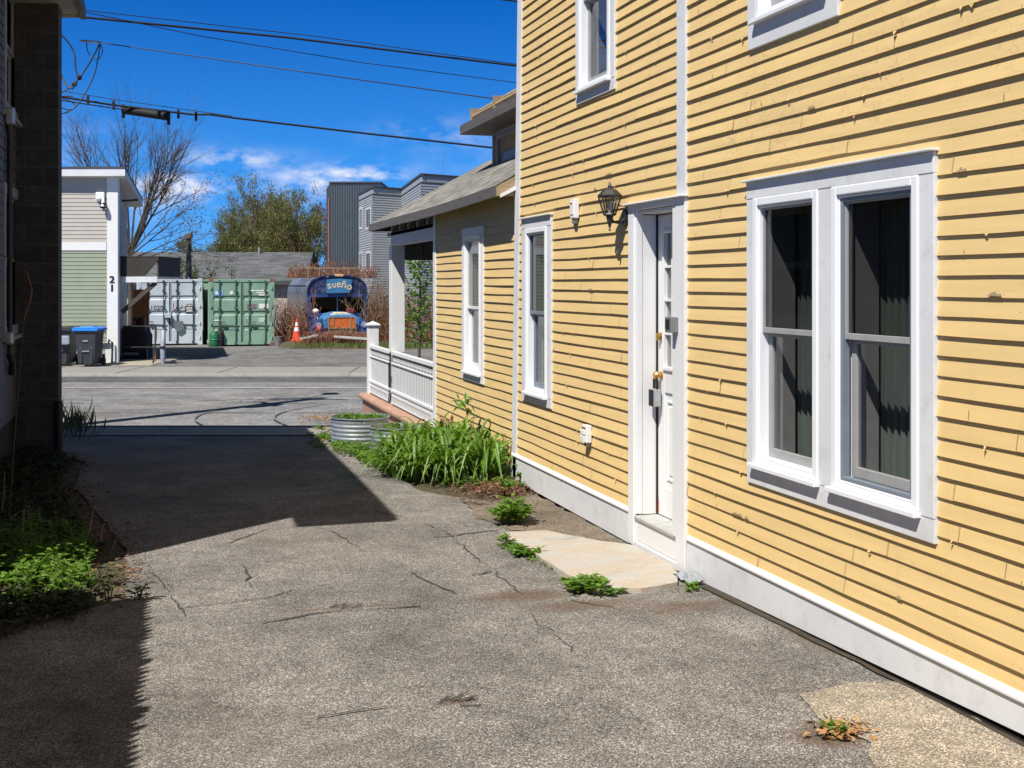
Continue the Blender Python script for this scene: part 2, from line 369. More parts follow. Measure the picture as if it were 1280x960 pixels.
# ------------------------------------------------------------------ mesh building
FR = {}          # object name -> matrix of its thing's frame
class MB:
    def __init__(s): s.v = []; s.f = []; s.m = []; s.uv = {}
    def add(s, vs, fs, mi=0):
        o = len(s.v); s.v += [tuple(v) for v in vs]
        s.f += [tuple(i+o for i in f) for f in fs]; s.m += [mi]*len(fs)
    def box(s, x0, x1, y0, y1, z0, z1, mi=0):
        s.add([(x, y, z) for z in (z0, z1) for y in (y0, y1) for x in (x0, x1)],
              [(0, 2, 3, 1), (4, 5, 7, 6), (0, 1, 5, 4), (2, 6, 7, 3), (0, 4, 6, 2), (1, 3, 7, 5)], mi)
    def bbox(s, x0, x1, y0, y1, z0, z1, b, mi=0):
        "box with chamfered edges"
        bm = bmesh.new(); bmesh.ops.create_cube(bm, size=1)
        for v in bm.verts:
            v.co = Vector(((x0+x1)/2 + v.co.x*(x1-x0), (y0+y1)/2 + v.co.y*(y1-y0), (z0+z1)/2 + v.co.z*(z1-z0)))
        bmesh.ops.bevel(bm, geom=bm.edges[:], offset=b, segments=2, affect='EDGES', profile=.6)
        bm.verts.index_update()
        s.add([v.co.copy() for v in bm.verts], [[v.index for v in f.verts] for f in bm.faces], mi); bm.free()
    def beam(s, a, b, w, h, mi=0, up=Vector((0, 0, 1))):
        "box from a to b, w wide and h deep"
        a = Vector(a); b = Vector(b); d = (b-a).normalized()
        x = d.cross(up)
        if x.length < 1e-4: x = d.cross(Vector((1, 0, 0)))
        x.normalize(); y = x.cross(d).normalized()
        c = [(-w/2, -h/2), (w/2, -h/2), (w/2, h/2), (-w/2, h/2)]
        vs = [a + x*i + y*j for i, j in c] + [b + x*i + y*j for i, j in c]
        s.add(vs, [(0, 3, 2, 1), (4, 5, 6, 7), (0, 1, 5, 4), (1, 2, 6, 5), (2, 3, 7, 6), (3, 0, 4, 7)], mi)
    def tube(s, pts, r, n=8, mi=0, cap=True):
        pts = [Vector(p) for p in pts]
        rs = r if isinstance(r, (list, tuple)) else [r]*len(pts)
        d0 = (pts[1]-pts[0]).normalized()
        ref = Vector((0, 0, 1)) if abs(d0.z) < .9 else Vector((1, 0, 0))
        vs = []
        for i, p in enumerate(pts):
            d = (pts[min(i+1, len(pts)-1)] - pts[max(i-1, 0)])
            d = d.normalized() if d.length > 1e-9 else d0
            x = d.cross(ref)
            if x.length < 1e-4: x = d.cross(Vector((.3, 1, .2)))
            x.normalize(); y = x.cross(d)
            for k in range(n):
                a = 2*PI*k/n
                vs.append(p + x*(math.cos(a)*rs[i]) + y*(math.sin(a)*rs[i]))
        fs = [(i*n+k, i*n+(k+1) % n, (i+1)*n+(k+1) % n, (i+1)*n+k) for i in range(len(pts)-1) for k in range(n)]
        if cap: fs += [tuple(range(n))[::-1], tuple(range((len(pts)-1)*n, len(pts)*n))]
        s.add(vs, fs, mi)
    def lathe(s, prof, c=(0, 0, 0), n=24, mi=0, sx=1, sy=1, cap=True):
        vs = []
        for r, z in prof:
            for k in range(n):
                a = 2*PI*k/n
                vs.append((c[0]+r*sx*math.cos(a), c[1]+r*sy*math.sin(a), c[2]+z))
        m = len(prof)
        fs = [(i*n+k, i*n+(k+1) % n, (i+1)*n+(k+1) % n, (i+1)*n+k) for i in range(m-1) for k in range(n)]
        if cap: fs += [tuple(range(n))[::-1], tuple(range((m-1)*n, m*n))]
        s.add(vs, fs, mi)
    def prism(s, poly, fn, c0, c1, mi=0):
        "poly: 2D points; fn(a,b,c)->3D"
        n = len(poly)
        vs = [fn(a, b, c0) for a, b in poly] + [fn(a, b, c1) for a, b in poly]
        s.add(vs, [tuple(range(n))[::-1], tuple(range(n, 2*n))] + [(i, (i+1) % n, n+(i+1) % n, n+i) for i in range(n)], mi)
    def quad(s, a, b, c, d, mi=0): s.add([a, b, c, d], [(0, 1, 2, 3)], mi)
    def sphere(s, c, r, n=12, mi=0, sz=1):
        prof = [(max(1e-4, r*math.sin(PI*i/8)), -r*sz*math.cos(PI*i/8)) for i in range(9)]
        s.lathe(prof, c, n, mi)
    def build(s, name, mat, parent=None, smooth=False, world=False, uvfn=None, bevel=0, loc=None, norm=True, crease=35):
        me = bpy.data.meshes.new(name)
        vs = s.v
        M = None
        if parent is not None:
            M = FR[parent.name]
            if world:
                Mi = M.inverted(); vs = [Mi @ Vector(v) for v in vs]
        me.from_pydata([tuple(v) for v in vs], [], s.f)
        mats = mat if isinstance(mat, (list, tuple)) else [mat]
        for mm in mats: me.materials.append(mm)
        if len(mats) > 1: me.polygons.foreach_set('material_index', s.m)
        if norm:
            bm = bmesh.new(); bm.from_mesh(me)
            bmesh.ops.recalc_face_normals(bm, faces=bm.faces[:]); bm.to_mesh(me); bm.free()
        if uvfn:
            uvl = me.uv_layers.new(name='UVMap')
            wv = s.v
            for poly in me.polygons:
                for li in poly.loop_indices:
                    uvl.data[li].uv = uvfn(Vector(wv[me.loops[li].vertex_index]))
        if smooth:
            me.polygons.foreach_set('use_smooth', [True]*len(me.polygons))
            try: me.set_sharp_from_angle(angle=math.radians(crease))
            except Exception: pass
        me.update()
        o = bpy.data.objects.new(name, me); C.objects.link(o)
        if parent is not None:
            o.parent = parent; FR[o.name] = M
        else:
            if loc is not None: o.location = loc
            FR[o.name] = Matrix.Translation(loc) if loc is not None else Matrix.Identity(4)
        if bevel:
            md = o.modifiers.new('Bevel', 'BEVEL'); md.width = bevel; md.segments = 2; md.limit_method = 'ANGLE'
        return o

def tag(o, label, cat, group=None, kind=None):
    o['label'] = label; o['category'] = cat
    if group: o['group'] = group
    if kind: o['kind'] = kind
    return o
def thing(name, label, cat, loc=(0, 0, 0), rotz=0.0, group=None):
    o = bpy.data.objects.new(name, None); C.objects.link(o)
    o.empty_display_size = .2
    o.location = loc; o.rotation_euler = (0, 0, rotz)
    FR[o.name] = Matrix.Translation(Vector(loc)) @ Matrix.Rotation(rotz, 4, 'Z')
    return tag(o, label, cat, group)
def struct(o):
    o['kind'] = 'structure'
    return o
def dup(root, loc, rotz=0.0, label=None, scale=1.0):
    r = root.copy(); C.objects.link(r)
    r.location = loc; r.rotation_euler = (0, 0, rotz); r.scale = (scale,)*3
    if label: r['label'] = label
    for ch in [o for o in C.objects if o.parent == root]:
        c = ch.copy(); C.objects.link(c); c.parent = r
        for g in [o for o in C.objects if o.parent == ch]:
            d = g.copy(); C.objects.link(d); d.parent = c
    return r
def text_mb(mb, body, fn, size=.2, depth=.004, mi=0, align='CENTER', shear=0.0):
    "lettering as solid mesh; fn(x, y, d) puts the letter plane into the scene"
    cu = bpy.data.curves.new('lettering', 'FONT'); cu.body = body; cu.size = size; cu.align_x = align; cu.shear = shear
    cu.resolution_u = 3
    ob = bpy.data.objects.new('lettering', cu); C.objects.link(ob)
    bpy.context.view_layer.update()
    dg = bpy.context.evaluated_depsgraph_get()
    me = bpy.data.meshes.new_from_object(ob.evaluated_get(dg))
    vs = [v.co.copy() for v in me.vertices]; fs = [tuple(p.vertices) for p in me.polygons]
    n = len(vs)
    mb.add([fn(v.x, v.y, 0) for v in vs] + [fn(v.x, v.y, depth) for v in vs], fs + [tuple(i+n for i in f)[::-1] for f in fs], mi)
    C.objects.unlink(ob); bpy.data.objects.remove(ob); bpy.data.curves.remove(cu); bpy.data.meshes.remove(me)

# wall frames -------------------------------------------------------------
class Wall:
    "vertical wall from p0 to p1; a runs along it, o is outward (right-hand side of p0->p1)"
    def __init__(s, p0, p1):
        s.p0 = Vector((p0[0], p0[1])); s.p1 = Vector((p1[0], p1[1]))
        s.L = (s.p1-s.p0).length; s.d = (s.p1-s.p0)/s.L; s.n = Vector((s.d.y, -s.d.x))
    def P(s, a, z, o=0.0):
        q = s.p0 + s.d*a + s.n*o
        return Vector((q.x, q.y, z))
    def box(s, mb, a0, a1, z0, z1, o0, o1, mi=0):
        vs = [s.P(a, z, o) for z in (z0, z1) for o in (o0, o1) for a in (a0, a1)]
        mb.add(vs, [(0, 2, 3, 1), (4, 5, 7, 6), (0, 1, 5, 4), (2, 6, 7, 3), (0, 4, 6, 2), (1, 3, 7, 5)], mi)
    def ring(s, mb, a0, a1, z0, z1, w, o0, o1, mi=0, wb=None, wt=None):
        wb = w if wb is None else wb; wt = w if wt is None else wt
        s.box(mb, a0, a0+w, z0, z1, o0, o1, mi); s.box(mb, a1-w, a1, z0, z1, o0, o1, mi)
        s.box(mb, a0+w, a1-w, z1-wt, z1, o0, o1, mi); s.box(mb, a0+w, a1-w, z0, z0+wb, o0, o1, mi)

def boards(mb, wl, a0, a1, zb, zt, e, openings=(), proud=.015, amp=.0, step=.35, seed=0, mi=0, top=None, lean=0.0, jm=None):
    "lapped clapboards with their real overlap; openings are (a0,a1,z0,z1)"
    rnd = random.Random(seed)
    k = 0; z = zb
    while z < zt-.004:
        z0, z1 = z, min(z+e, zt)
        if lean and k: a0 += lean*e
        cuts = {a0, a1}
        if top is not None: cuts |= {a0+(a1-a0)*q/40 for q in range(41)}
        if amp:
            a = a0 + rnd.uniform(.1, step)
            while a < a1: cuts.add(a); a += step*rnd.uniform(.7, 1.3)
        for (oa, ob, oz0, oz1) in openings:
            for c in (oa, ob):
                if a0 < c < a1: cuts.add(c)
        joints = []
        if amp:
            a = a0 + rnd.uniform(.6, 3.2)
            while a < a1: joints.append(a); cuts.add(a); a += rnd.uniform(1.4, 3.6)
        cuts = sorted(cuts)
        off = [0.0]; zo = [0.0]
        def wob(a, j):
            if not amp: return 0.0, 0.0
            jz = rnd_j[j]
            w = amp*noise.noise(Vector((a*.7, k*.37, seed*3.1))) + amp*.55*noise.noise(Vector((a*2.6, k*1.9, seed))) + jz*amp*.35
            oo = .004*noise.noise(Vector((a*1.1, k*2.3, 9+seed))) + jz*.0018
            return w, oo
        rnd_j = [rnd.uniform(-1, 1) for _ in range(len(joints)+2)]
        for c0, c1 in zip(cuts, cuts[1:]):
            if c1-c0 < 1e-5: continue
            mid = (c0+c1)/2
            if top is not None and z0 > top(mid): continue
            j = sum(1 for x in joints if x <= mid+1e-6)
            ivs = [(z0, z1)]
            for (oa, ob, oz0, oz1) in openings:
                if oa-1e-6 <= c0 and c1 <= ob+1e-6:
                    nv = []
                    for p, q in ivs:
                        if oz0 > p: nv.append((p, min(q, oz0)))
                        if oz1 < q: nv.append((max(p, oz1), q))
                    ivs = [(p, q) for p, q in nv if q-p > 1e-4]
            w0, o0 = wob(c0, j); w1, o1 = wob(c1, j)
            for p, q in ivs:
                tp = q + (.012 if q == z1 else 0)
                lap = lambda zz: proud*(1-(zz-z0)/(e+.012)) + .001
                pb0 = p + (w0 if p == z0 else 0); pb1 = p + (w1 if p == z0 else 0)
                A = wl.P(c0, pb0, lap(p)+o0); B = wl.P(c1, pb1, lap(p)+o1)
                D = wl.P(c0, tp, lap(tp)); E_ = wl.P(c1, tp, lap(tp))
                mb.add([A, B, E_, D], [(0, 1, 2, 3)], mi)
                if p == z0:
                    mb.add([wl.P(c0, pb0, -.004), wl.P(c1, pb1, -.004), B, A], [(0, 1, 2, 3)], mi)
        if jm is not None:
            for x in joints:
                if any(oa-.03 < x < ob+.03 and oz0-.1 < z0 < oz1+.02 for (oa, ob, oz0, oz1) in openings): continue
                lp = lambda zz: proud*(1-(zz-z0)/(e+.012)) + .0062
                mb.quad(wl.P(x-.0013, z0+.004, lp(z0)), wl.P(x+.0013, z0+.004, lp(z0)), wl.P(x+.0013, z1, lp(z1)), wl.P(x-.0013, z1, lp(z1)), jm)
        z += e; k += 1

def window(parent, wl, a0, a1, z0, z1, units, zf0, zf1, zrail, cas='trim', storm=(), cap=True, inner='curtain', glass=('screen', 'glass'), pr=.03, apron=.085, blind=None, sashm='sash', deep=.05):
    "units: (a0,a1) outer edges of each white frame; zf0..zf1 their height"
    mb = MB()
    xs = [a0] + [x for u in units for x in u] + [a1]
    for i in range(0, len(xs), 2):
        wl.box(mb, xs[i], xs[i+1], zf0, zf1, -.03, pr)
    wl.box(mb, a0, a1, zf1, z1, -.03, pr+.003); wl.box(mb, a0, a1, z0, zf0, -.03, pr-.003)
    if cap: wl.box(mb, a0-.012, a1+.012, z1, z1+.012, -.02, pr+.03)
    w = mb.build('window', MAT[cas], parent, world=True, bevel=.003)
    for ui, (u0, u1) in enumerate(units):
        fm = MB()
        fw = .048
        wl.ring(fm, u0, u1, zf0+.012, zf1, fw, -.06, pr+.008, wb=.028, wt=.045)
        wl.ring(fm, u0+fw, u1-fw, zf0+.040, zf1-.045, .012, -.06, pr-.004)
        fm.build('sash_frame', MAT['vinyl'], w, world=True, bevel=.006)
        sm = MB(); wl.box(sm, u0-.012, u1+.012, zf0-.012, zf0+.012, -.04, pr+.035)
        sm.build('sill', MAT['vinyl'], w, world=True, bevel=.003)
        i0, i1, j0, j1 = u0+fw+.012, u1-fw-.012, zf0+.052, zf1-.057
        if ui in storm:
            st = MB(); wl.ring(st, i0, i1, j0, j1, .020, -.02, pr-.010)
            st.build('storm_frame', MAT['sashdark'], w, world=True, bevel=.003)
            i0 += .018; i1 -= .018; j0 += .018; j1 -= .018
        us = MB(); wl.ring(us, i0, i1, zrail-.018, j1, .012, -.030, .006, wb=.03)
        us.build('sash', MAT[sashm], w, world=True, bevel=.002)
        ls = MB(); wl.ring(ls, i0, i1, j0, zrail-.019, .040, -.060, -.032, wb=.05, wt=.02)
        ls.build('sash', MAT[sashm], w, world=True, bevel=.002)
        p1 = MB(); wl.box(p1, i0+.011, i1-.011, zrail+.010, j1-.011, -.010, -.007)
        p1.build('pane', MAT[glass[0]], w, world=True)
        p2 = MB(); wl.box(p2, i0+.038, i1-.038, j0+.048, zrail-.037, -.047, -.044)
        p2.build('pane', MAT[glass[1]], w, world=True)
        # reveal behind the frame
        rv = MB(); wl.ring(rv, u0+.01, u1-.01, zf0+.015, zf1-.005, .045, -.20, -.064)
        rv.build('jamb_lining', MAT['sash'], w, world=True)
        if inner:
            cm = MB()
            n = 44
            spans = [(i0-.05, i0+.36*(i1-i0)), (i1-.30*(i1-i0), i1+.05)] if inner == 'curtain' else [(i0-.05, i1+.05)]
            for s0, s1 in spans:
                prev = None
                for k in range(n+1):
                    a = s0+(s1-s0)*k/n
                    o = -.24 + .010*math.sin(k*.62+ui)+.006*math.sin(k*1.7+ui)
                    cur = (wl.P(a, j0-.05, o), wl.P(a, j1+.05, o))
                    if prev: cm.quad(prev[0], cur[0], cur[1], prev[1])
                    prev = cur
            cm.build('curtain', MAT['curtain' if inner == 'curtain' else 'blind'], w, world=True, smooth=True)
    return w

# ------------------------------------------------------------------ vegetation
def leaf_quad(mb, p, d, up, L, w, mi=0, fold=.25):
    "pointed leaf: two folded halves"
    d = d.normalized(); x = d.cross(up)
    if x.length < 1e-3: x = d.cross(Vector((1, .2, .1)))
    x.normalize(); n = x.cross(d)
    m = p + d*(L*.45)
    vs = [p, m + x*w*.5 + n*w*fold, p + d*L, m - x*w*.5 + n*w*fold]
    mb.add(vs, [(0, 1, 2), (0, 2, 3)], mi)

def rvec(rnd): 
    while True:
        v = Vector((rnd.uniform(-1, 1), rnd.uniform(-1, 1), rnd.uniform(-1, 1)))
        if .05 < v.length < 1: return v.normalized()

def leafy(mb, base, rnd, stems, h, spread, L, w, per=9, mi=0, ms=1):
    for i in range(stems):
        a = rnd.uniform(0, 2*PI); sp = spread*math.sqrt(rnd.random())
        tip = Vector(base) + Vector((math.cos(a)*sp, math.sin(a)*sp, h*rnd.uniform(.45, 1)*(1-.5*sp/spread)))
        b0 = Vector(base) + Vector((math.cos(a)*sp*.35, math.sin(a)*sp*.35, -.01))
        mid = (b0+tip)/2 + Vector((0, 0, h*.12))
        pts = [b0, mid, tip]
        mb.tube(pts, [.004, .003, .0015], 4, ms)
        for k in range(per):
            f = .2 + .8*(k+rnd.random())/per
            q = b0.lerp(mid, f*2) if f < .5 else mid.lerp(tip, min(1, f*2-1))
            aa = rnd.uniform(0, 2*PI)
            d = Vector((math.cos(aa), math.sin(aa), rnd.uniform(-.15, .6)))
            leaf_quad(mb, q, d, Vector((0, 0, 1)), L*rnd.uniform(.6, 1.2), w*rnd.uniform(.7, 1.2), mi)

def strap_leaves(mb, base, rnd, n, L, w, mi=0, lean=1.0):
    for i in range(n):
        a = rnd.uniform(0, 2*PI)
        dirv = Vector((math.cos(a), math.sin(a), 0)); side = Vector((-dirv.y, dirv.x, 0))
        ll = L*rnd.uniform(.65, 1.15); reach = ll*rnd.uniform(.45, 1.0)*lean; hh = ll*rnd.uniform(.42, .85)
        b = Vector(base) + dirv*rnd.uniform(0, .05) + side*rnd.uniform(-.05, .05)
        tw = rnd.uniform(-.3, .3); bend = rnd.uniform(1.05, 2.0)
        m = 9; prev = None
        for k in range(m+1):
            f = k/m
            x = reach*(f**1.2); z = hh*math.sin(min(f*bend, 1.95)*PI/2)
            ww = w*(1-f**3)*(.55+.45*min(1, f*4))
            q = b + dirv*x + side*(tw*x*.5) + Vector((0, 0, z))
            sd = (side + Vector((0, 0, tw*.5))).normalized()
            cur = (q - sd*ww*.5 + Vector((0, 0, ww*.25)), q, q + sd*ww*.5 + Vector((0, 0, ww*.25)))
            if prev:
                mb.add([prev[0], prev[1], cur[1], cur[0]], [(0, 1, 2, 3)], mi)
                mb.add([prev[1], prev[2], cur[2], cur[1]], [(0, 1, 2, 3)], mi)
            prev = cur

def weld(o, d=1e-5):
    bm = bmesh.new(); bm.from_mesh(o.data); bmesh.ops.remove_doubles(bm, verts=bm.verts[:], dist=d); bm.to_mesh(o.data); bm.free()

def litter(mb, pts, rnd, L=(.03, .07), mi=0, lift=.02):
    for p in pts:
        a = rnd.uniform(0, 2*PI)
        d = Vector((math.cos(a), math.sin(a), rnd.uniform(-.3, .5)))
        l = rnd.uniform(*L)
        leaf_quad(mb, Vector(p)+Vector((0, 0, rnd.uniform(.002, lift))), d, Vector((rnd.uniform(-.6, .6), rnd.uniform(-.6, .6), 1)), l, l*rnd.uniform(.35, .7), mi, rnd.uniform(-.3, .4))

def grow(mb, p, d, L, r, lev, maxlev, rnd, tips, up=.12, jit=.16, kids=(3, 5), ang=(.35, .8), shrink=.62, nseg=5, n0=7, taper=.45):
    pts = [p.copy()]; rs = [r]; q = p.copy(); dd = d.normalized()
    for i in range(nseg):
        dd = (dd + rvec(rnd)*jit + Vector((0, 0, up))).normalized()
        q = q + dd*(L/nseg); pts.append(q.copy()); rs.append(r*(1-(1-taper)*(i+1)/nseg))
    mb.tube(pts, rs, max(3, n0-2*lev), 0, cap=False)
    tips.append((lev, pts))
    if lev >= maxlev: return
    for k in range(rnd.randint(*kids)):
        f = rnd.uniform(.3, .98); i = min(nseg-1, int(f*nseg)); ff = f*nseg-i
        b = pts[i].lerp(pts[i+1], ff); base_d = (pts[i+1]-pts[i]).normalized()
        ax = base_d.cross(rvec(rnd)).normalized()
        nd_ = (Matrix.Rotation(rnd.uniform(*ang), 3, ax) @ base_d)
        grow(mb, b, nd_, L*shrink*rnd.uniform(.7, 1.15), rs[i]*.58, lev+1, maxlev, rnd, tips, up, jit*1.1, kids, ang, shrink, max(3, nseg-1), n0, taper)

def leaves_on(mb, tips, rnd, minlev, per, L, w, mi=0, spread=.05, along=False):
    for lev, pts in tips:
        if lev < minlev: continue
        for k in range(per):
            i = rnd.randrange(len(pts)-1)
            q = pts[i].lerp(pts[i+1], rnd.random()) + rvec(rnd)*spread
            leaf_quad(mb, q, ((pts[i+1]-pts[i]).normalized()*1.6+rvec(rnd)) if along else rvec(rnd)+Vector((0, 0, .1)), rvec(rnd), L*rnd.uniform(.6, 1.3), w*rnd.uniform(.6, 1.3), mi)

def tree(name, label, loc, seed, H, r0, levels, leafm=None, barkm='bark', leafargs=None, group=None, stems=1, spread=.0, cat='tree', first=.42, z0=0.0, dirs=None, **kw):
    rnd = random.Random(seed)
    t = thing(name, label, cat, loc, 0, group)
    tips = []; mb = MB()
    if z0: mb.tube([(0, 0, -.2), (.04, .02, z0*.5), (0, 0, z0+.12)], [r0*2.0, r0*1.8, r0*1.7], 9)
    for s_ in range(len(dirs) if dirs else stems):
        a = 2*PI*s_/max(1, stems)+rnd.uniform(-.4, .4); q_ = spread*math.sqrt(rnd.uniform(.05, 1.1))
        d = S(*dirs[s_]) if dirs else Vector((math.cos(a)*q_, math.sin(a)*q_, 1))
        grow(mb, Vector((math.cos(a)*.12*(stems > 1), math.sin(a)*.12*(stems > 1), z0-.15)), d, H*first*rnd.uniform(.85, 1.15), r0, 0, levels, rnd, tips, **kw)
    mb.build('trunk', MAT[barkm], t, smooth=True, norm=False)
    if leafm:
        lb = MB(); leaves_on(lb, tips, rnd, *leafargs)
        lb.build('crown', MAT[leafm], t, norm=False)
    return t

def brush(name, label, loc, seed, n, w, d, h, barkm='twig', leafm=None, nl=0, lsize=.08, cat='shrub', group=None):
    rnd = random.Random(seed)
    t = thing(name, label, cat, loc, 0, group)
    mb = MB(); tips = []
    for i in range(n):
        p = Vector((rnd.uniform(-w/2, w/2), rnd.uniform(-d/2, d/2), -.05))
        hh = h*rnd.uniform(.35, 1.0)*(1-.35*abs(p.x)/(w/2))
        q = p + Vector((rnd.uniform(-.4, .4)*hh, rnd.uniform(-.3, .3)*hh, hh))
        m1 = p.lerp(q, .4)+rvec(rnd)*.18*hh; m2 = p.lerp(q, .75)+rvec(rnd)*.2*hh
        e = q + Vector((rnd.uniform(-.3, .3), rnd.uniform(-.3, .3), rnd.uniform(-.4, .05)))*hh*.4
        pts = [p, m1, m2, q, e]; mb.tube(pts, [.012, .010, .008, .006, .003], 3, 0, cap=False); tips.append((9, pts))
    mb.build('stems', MAT[barkm], t, norm=False)
    if leafm:
        lb = MB(); leaves_on(lb, tips, rnd, 0, nl, lsize, lsize*.6, 0, .08)
        lb.build('foliage', MAT[leafm], t, norm=False)
    return t

# ================================================================== GROUND
def sheet(name, corners_fn, us, ts, dz, mat, frame='S'):
    mb = MB()
    for t in ts:
        for u in us:
            v = S(u, t) if frame == 'S' else Vector((u, t, 0))
            v.z = gz(v.x, v.y) + (dz(u, t) if callable(dz) else dz)
            mb.v.append(tuple(v))
    n = len(us)
    for j in range(len(ts)-1):
        for i in range(n-1):
            mb.f.append((j*n+i, j*n+i+1, (j+1)*n+i+1, (j+1)*n+i)); mb.m.append(0)
    return struct(mb.build(name, mat, norm=False))
def lin(a, b, st):
    n = max(1, int(round((b-a)/st))); return [a+(b-a)*i/n for i in range(n+1)]
def poly_sheet(name, pts, dz, mat, seed=0, rag=.03, sub=.12, thick=0.0, parent=None):
    "flat patch on the ground with a ragged outline; fan of rings so it follows the ground"
    rnd = random.Random(seed)
    P = []
    for (x0, y0), (x1, y1) in zip(pts, pts[1:]+pts[:1]):
        L = math.hypot(x1-x0, y1-y0); n = max(1, int(L/sub))
        for i in range(n):
            f = i/n; P.append((x0+(x1-x0)*f+rnd.uniform(-rag, rag), y0+(y1-y0)*f+rnd.uniform(-rag, rag)))
    cx = sum(p[0] for p in P)/len(P); cy = sum(p[1] for p in P)/len(P)
    mb = MB(); R_ = 7; n = len(P)
    for k in range(1, R_+1):
        f = k/R_
        for x, y in P:
            X = cx+(x-cx)*f; Y = cy+(y-cy)*f
            mb.v.append((X, Y, gz(X, Y)+dz))
    for k in range(R_-1):
        for i in range(n):
            mb.f.append((k*n+i, k*n+(i+1) % n, (k+1)*n+(i+1) % n, (k+1)*n+i)); mb.m.append(0)
    mb.f.append(tuple(range(n))); mb.m.append(0)
    if thick:
        o = len(mb.v)
        for x, y in P: mb.v.append((x, y, gz(x, y)+dz-thick))
        b = (R_-1)*n
        for i in range(n):
            mb.f.append((b+i, b+(i+1) % n, o+(i+1) % n, o+i)); mb.m.append(0)
    ob = mb.build(name, mat)
    return ob

NEAR = lin(-6, 40, .4)
FAR_T = [-2500, -400, -60, -20] + NEAR + [46, 55, 70, 100, 200, 500, 1200, 3000]
FAR_U = [-2500, -500, -120, -50] + lin(-30, 14, 1.0) + [30, 60, 150, 500, 2500]
sheet('ground', None, FAR_U, FAR_T, lambda u, t: (-.012 if t < 15.9 else -.03) - (.09 if 17.3 < t < 30.5 else 0), MAT['earth'])
# driveway: ragged edge on the left
mb = MB()
ys = lin(-5, 17.6, .2); nx = 30
rnd = random.Random(3)
def drive_left(y):
    base = -.98 if y < 6.2 else (-.98 + .78*min(1, (y-6.2)/1.0) if y < 8.6 else -.2 - .55*min(1, (y-8.6)/3))
    base -= .7*max(0, min(1, (y-13.6)/1.5))
    return base + .10*noise.noise(Vector((y*1.7, 3, 0))) + .05*noise.noise(Vector((y*6, 1, 0)))
for y in ys:
    xl = drive_left(y)
    for i in range(nx+1):
        x = xl + (3.19-xl)*i/nx if y < 9.0 else xl + ((3.19 - .95*min(1, (y-9.0)/1.3))+.06*noise.noise(Vector((y*2.1, 0, 0)))-xl)*i/nx
        mb.v.append((x, y, gz(x, y) + .004*noise.noise(Vector((x*1.3, y*1.3, 0)))))
for j in range(len(ys)-1):
    for i in range(nx):
        # stop at the sidewalk line
        x, y, z = mb.v[j*(nx+1)+i]
        if x*ST+y*CT > 16.1: continue
        mb.f.append((j*(nx+1)+i, j*(nx+1)+i+1, (j+1)*(nx+1)+i+1, (j+1)*(nx+1)+i)); mb.m.append(0)
struct(mb.build('driveway', MAT['drive'], norm=False))
US = [-60] + lin(-30, 14, 1.0) + [40]
sheet('near_sidewalk', None, US, lin(16.0, 17.6, .2), lambda u, t: .012 if t < 17.5 else .0, MAT['walk'])
sheet('near_kerb', None, US, [17.6, 17.75, 17.76], lambda u, t: .012 if t < 17.755 else -.07, MAT['concrete'])
sheet('road', None, US, lin(17.76, 28.3, .35), lambda u, t: -.055+.05*math.sin(PI*(t-17.76)/10.54), MAT['road'])
sheet('road_shoulder', None, US, lin(28.3, 30.3, .35), -.056, MAT['roaddark'])
sheet('edge_line', None, US, [26.15, 26.27], -.01, MAT['linewhite'])
sheet('far_kerb', None, US, [30.3, 30.301, 30.45], lambda u, t: -.06 if t < 30.3005 else .012, MAT['concrete'])
sheet('far_sidewalk', None, US, lin(30.45, 33.0, .3), lambda u, t: .012, MAT['walk'])
sheet('parking_lot', None, lin(-30, 14, 1.0), lin(33.0, 47.8, .4), .004, MAT['lot'])
# concrete apron in front of the shop
ap = MB()
for uu0, uu1 in ((-24, -9.9),):
    pass
# pavement joints and tar seams as shallow dark grooves in thin strips
def strip_on_ground(name, pts, w, dz, mat, n=24, broken=False):
    mb = MB(); P = []
    for i in range(len(pts)-1):
        a = Vector(pts[i]); b = Vector(pts[i+1])
        for k in range(n): P.append(a.lerp(b, k/n))
    P.append(Vector(pts[-1]))
    for i, p in enumerate(P):
        d = (P[min(i+1, len(P)-1)]-P[max(i-1, 0)]); d = Vector((d[0], d[1])).normalized(); s_ = Vector((-d.y, d.x))
        ww = w*(.6+.8*abs(noise.noise(Vector((i*.35, p[0], p[1])))))
        if broken: ww = w*max(.04, min(1.5, .55+2.6*noise.noise(Vector((p[0]*2.3, p[1]*2.3, w*900)))+.8*noise.noise(Vector((p[0]*11, p[1]*11, 3)))))
        for sg in (-1, 1):
            x = p[0]+s_.x*ww*sg*.5; y = p[1]+s_.y*ww*sg*.5
            mb.v.append((x, y, gz(x, y)+dz))
    for i in range(len(P)-1): mb.f.append((2*i, 2*i+1, 2*i+3, 2*i+2)); mb.m.append(0)
    return struct(mb.build(name, mat, norm=False))
for u in (-16.5, -12.4, -10.2, -7.6, -4.2):
    strip_on_ground('pavement_joint', [S(u, 30.46), S(u-.05, 32.98)], .03, .018, MAT['dark'])
for u in (-9, -6.4, -4.9, -2.6):
    strip_on_ground('pavement_joint', [S(u, 16.02), S(u, 17.58)], .02, .018, MAT['dark'])
def roadz(t): return -.055+.05*math.sin(PI*(t-17.76)/10.54)+.007
for t in (20.5, 22.3, 24.0):
    strip_on_ground('tar_seam', [S(-20, t), S(-9, t+.05), S(-4, t-.03), S(6, t)], .045, roadz(t), MAT['crackdark'], 30, True)
for u0, sg, w in ((-5.3, 1, .09), (-4.0, 1, .10)):
    strip_on_ground('tyre_mark', [S(u0+.9*sg*((k-4)/5)**2 + .35*max(0, (k-4)/5)*0, 18.2+.5*k) for k in range(10)], w*.6, roadz(20.3)+.010, MAT['tyre'], 3)
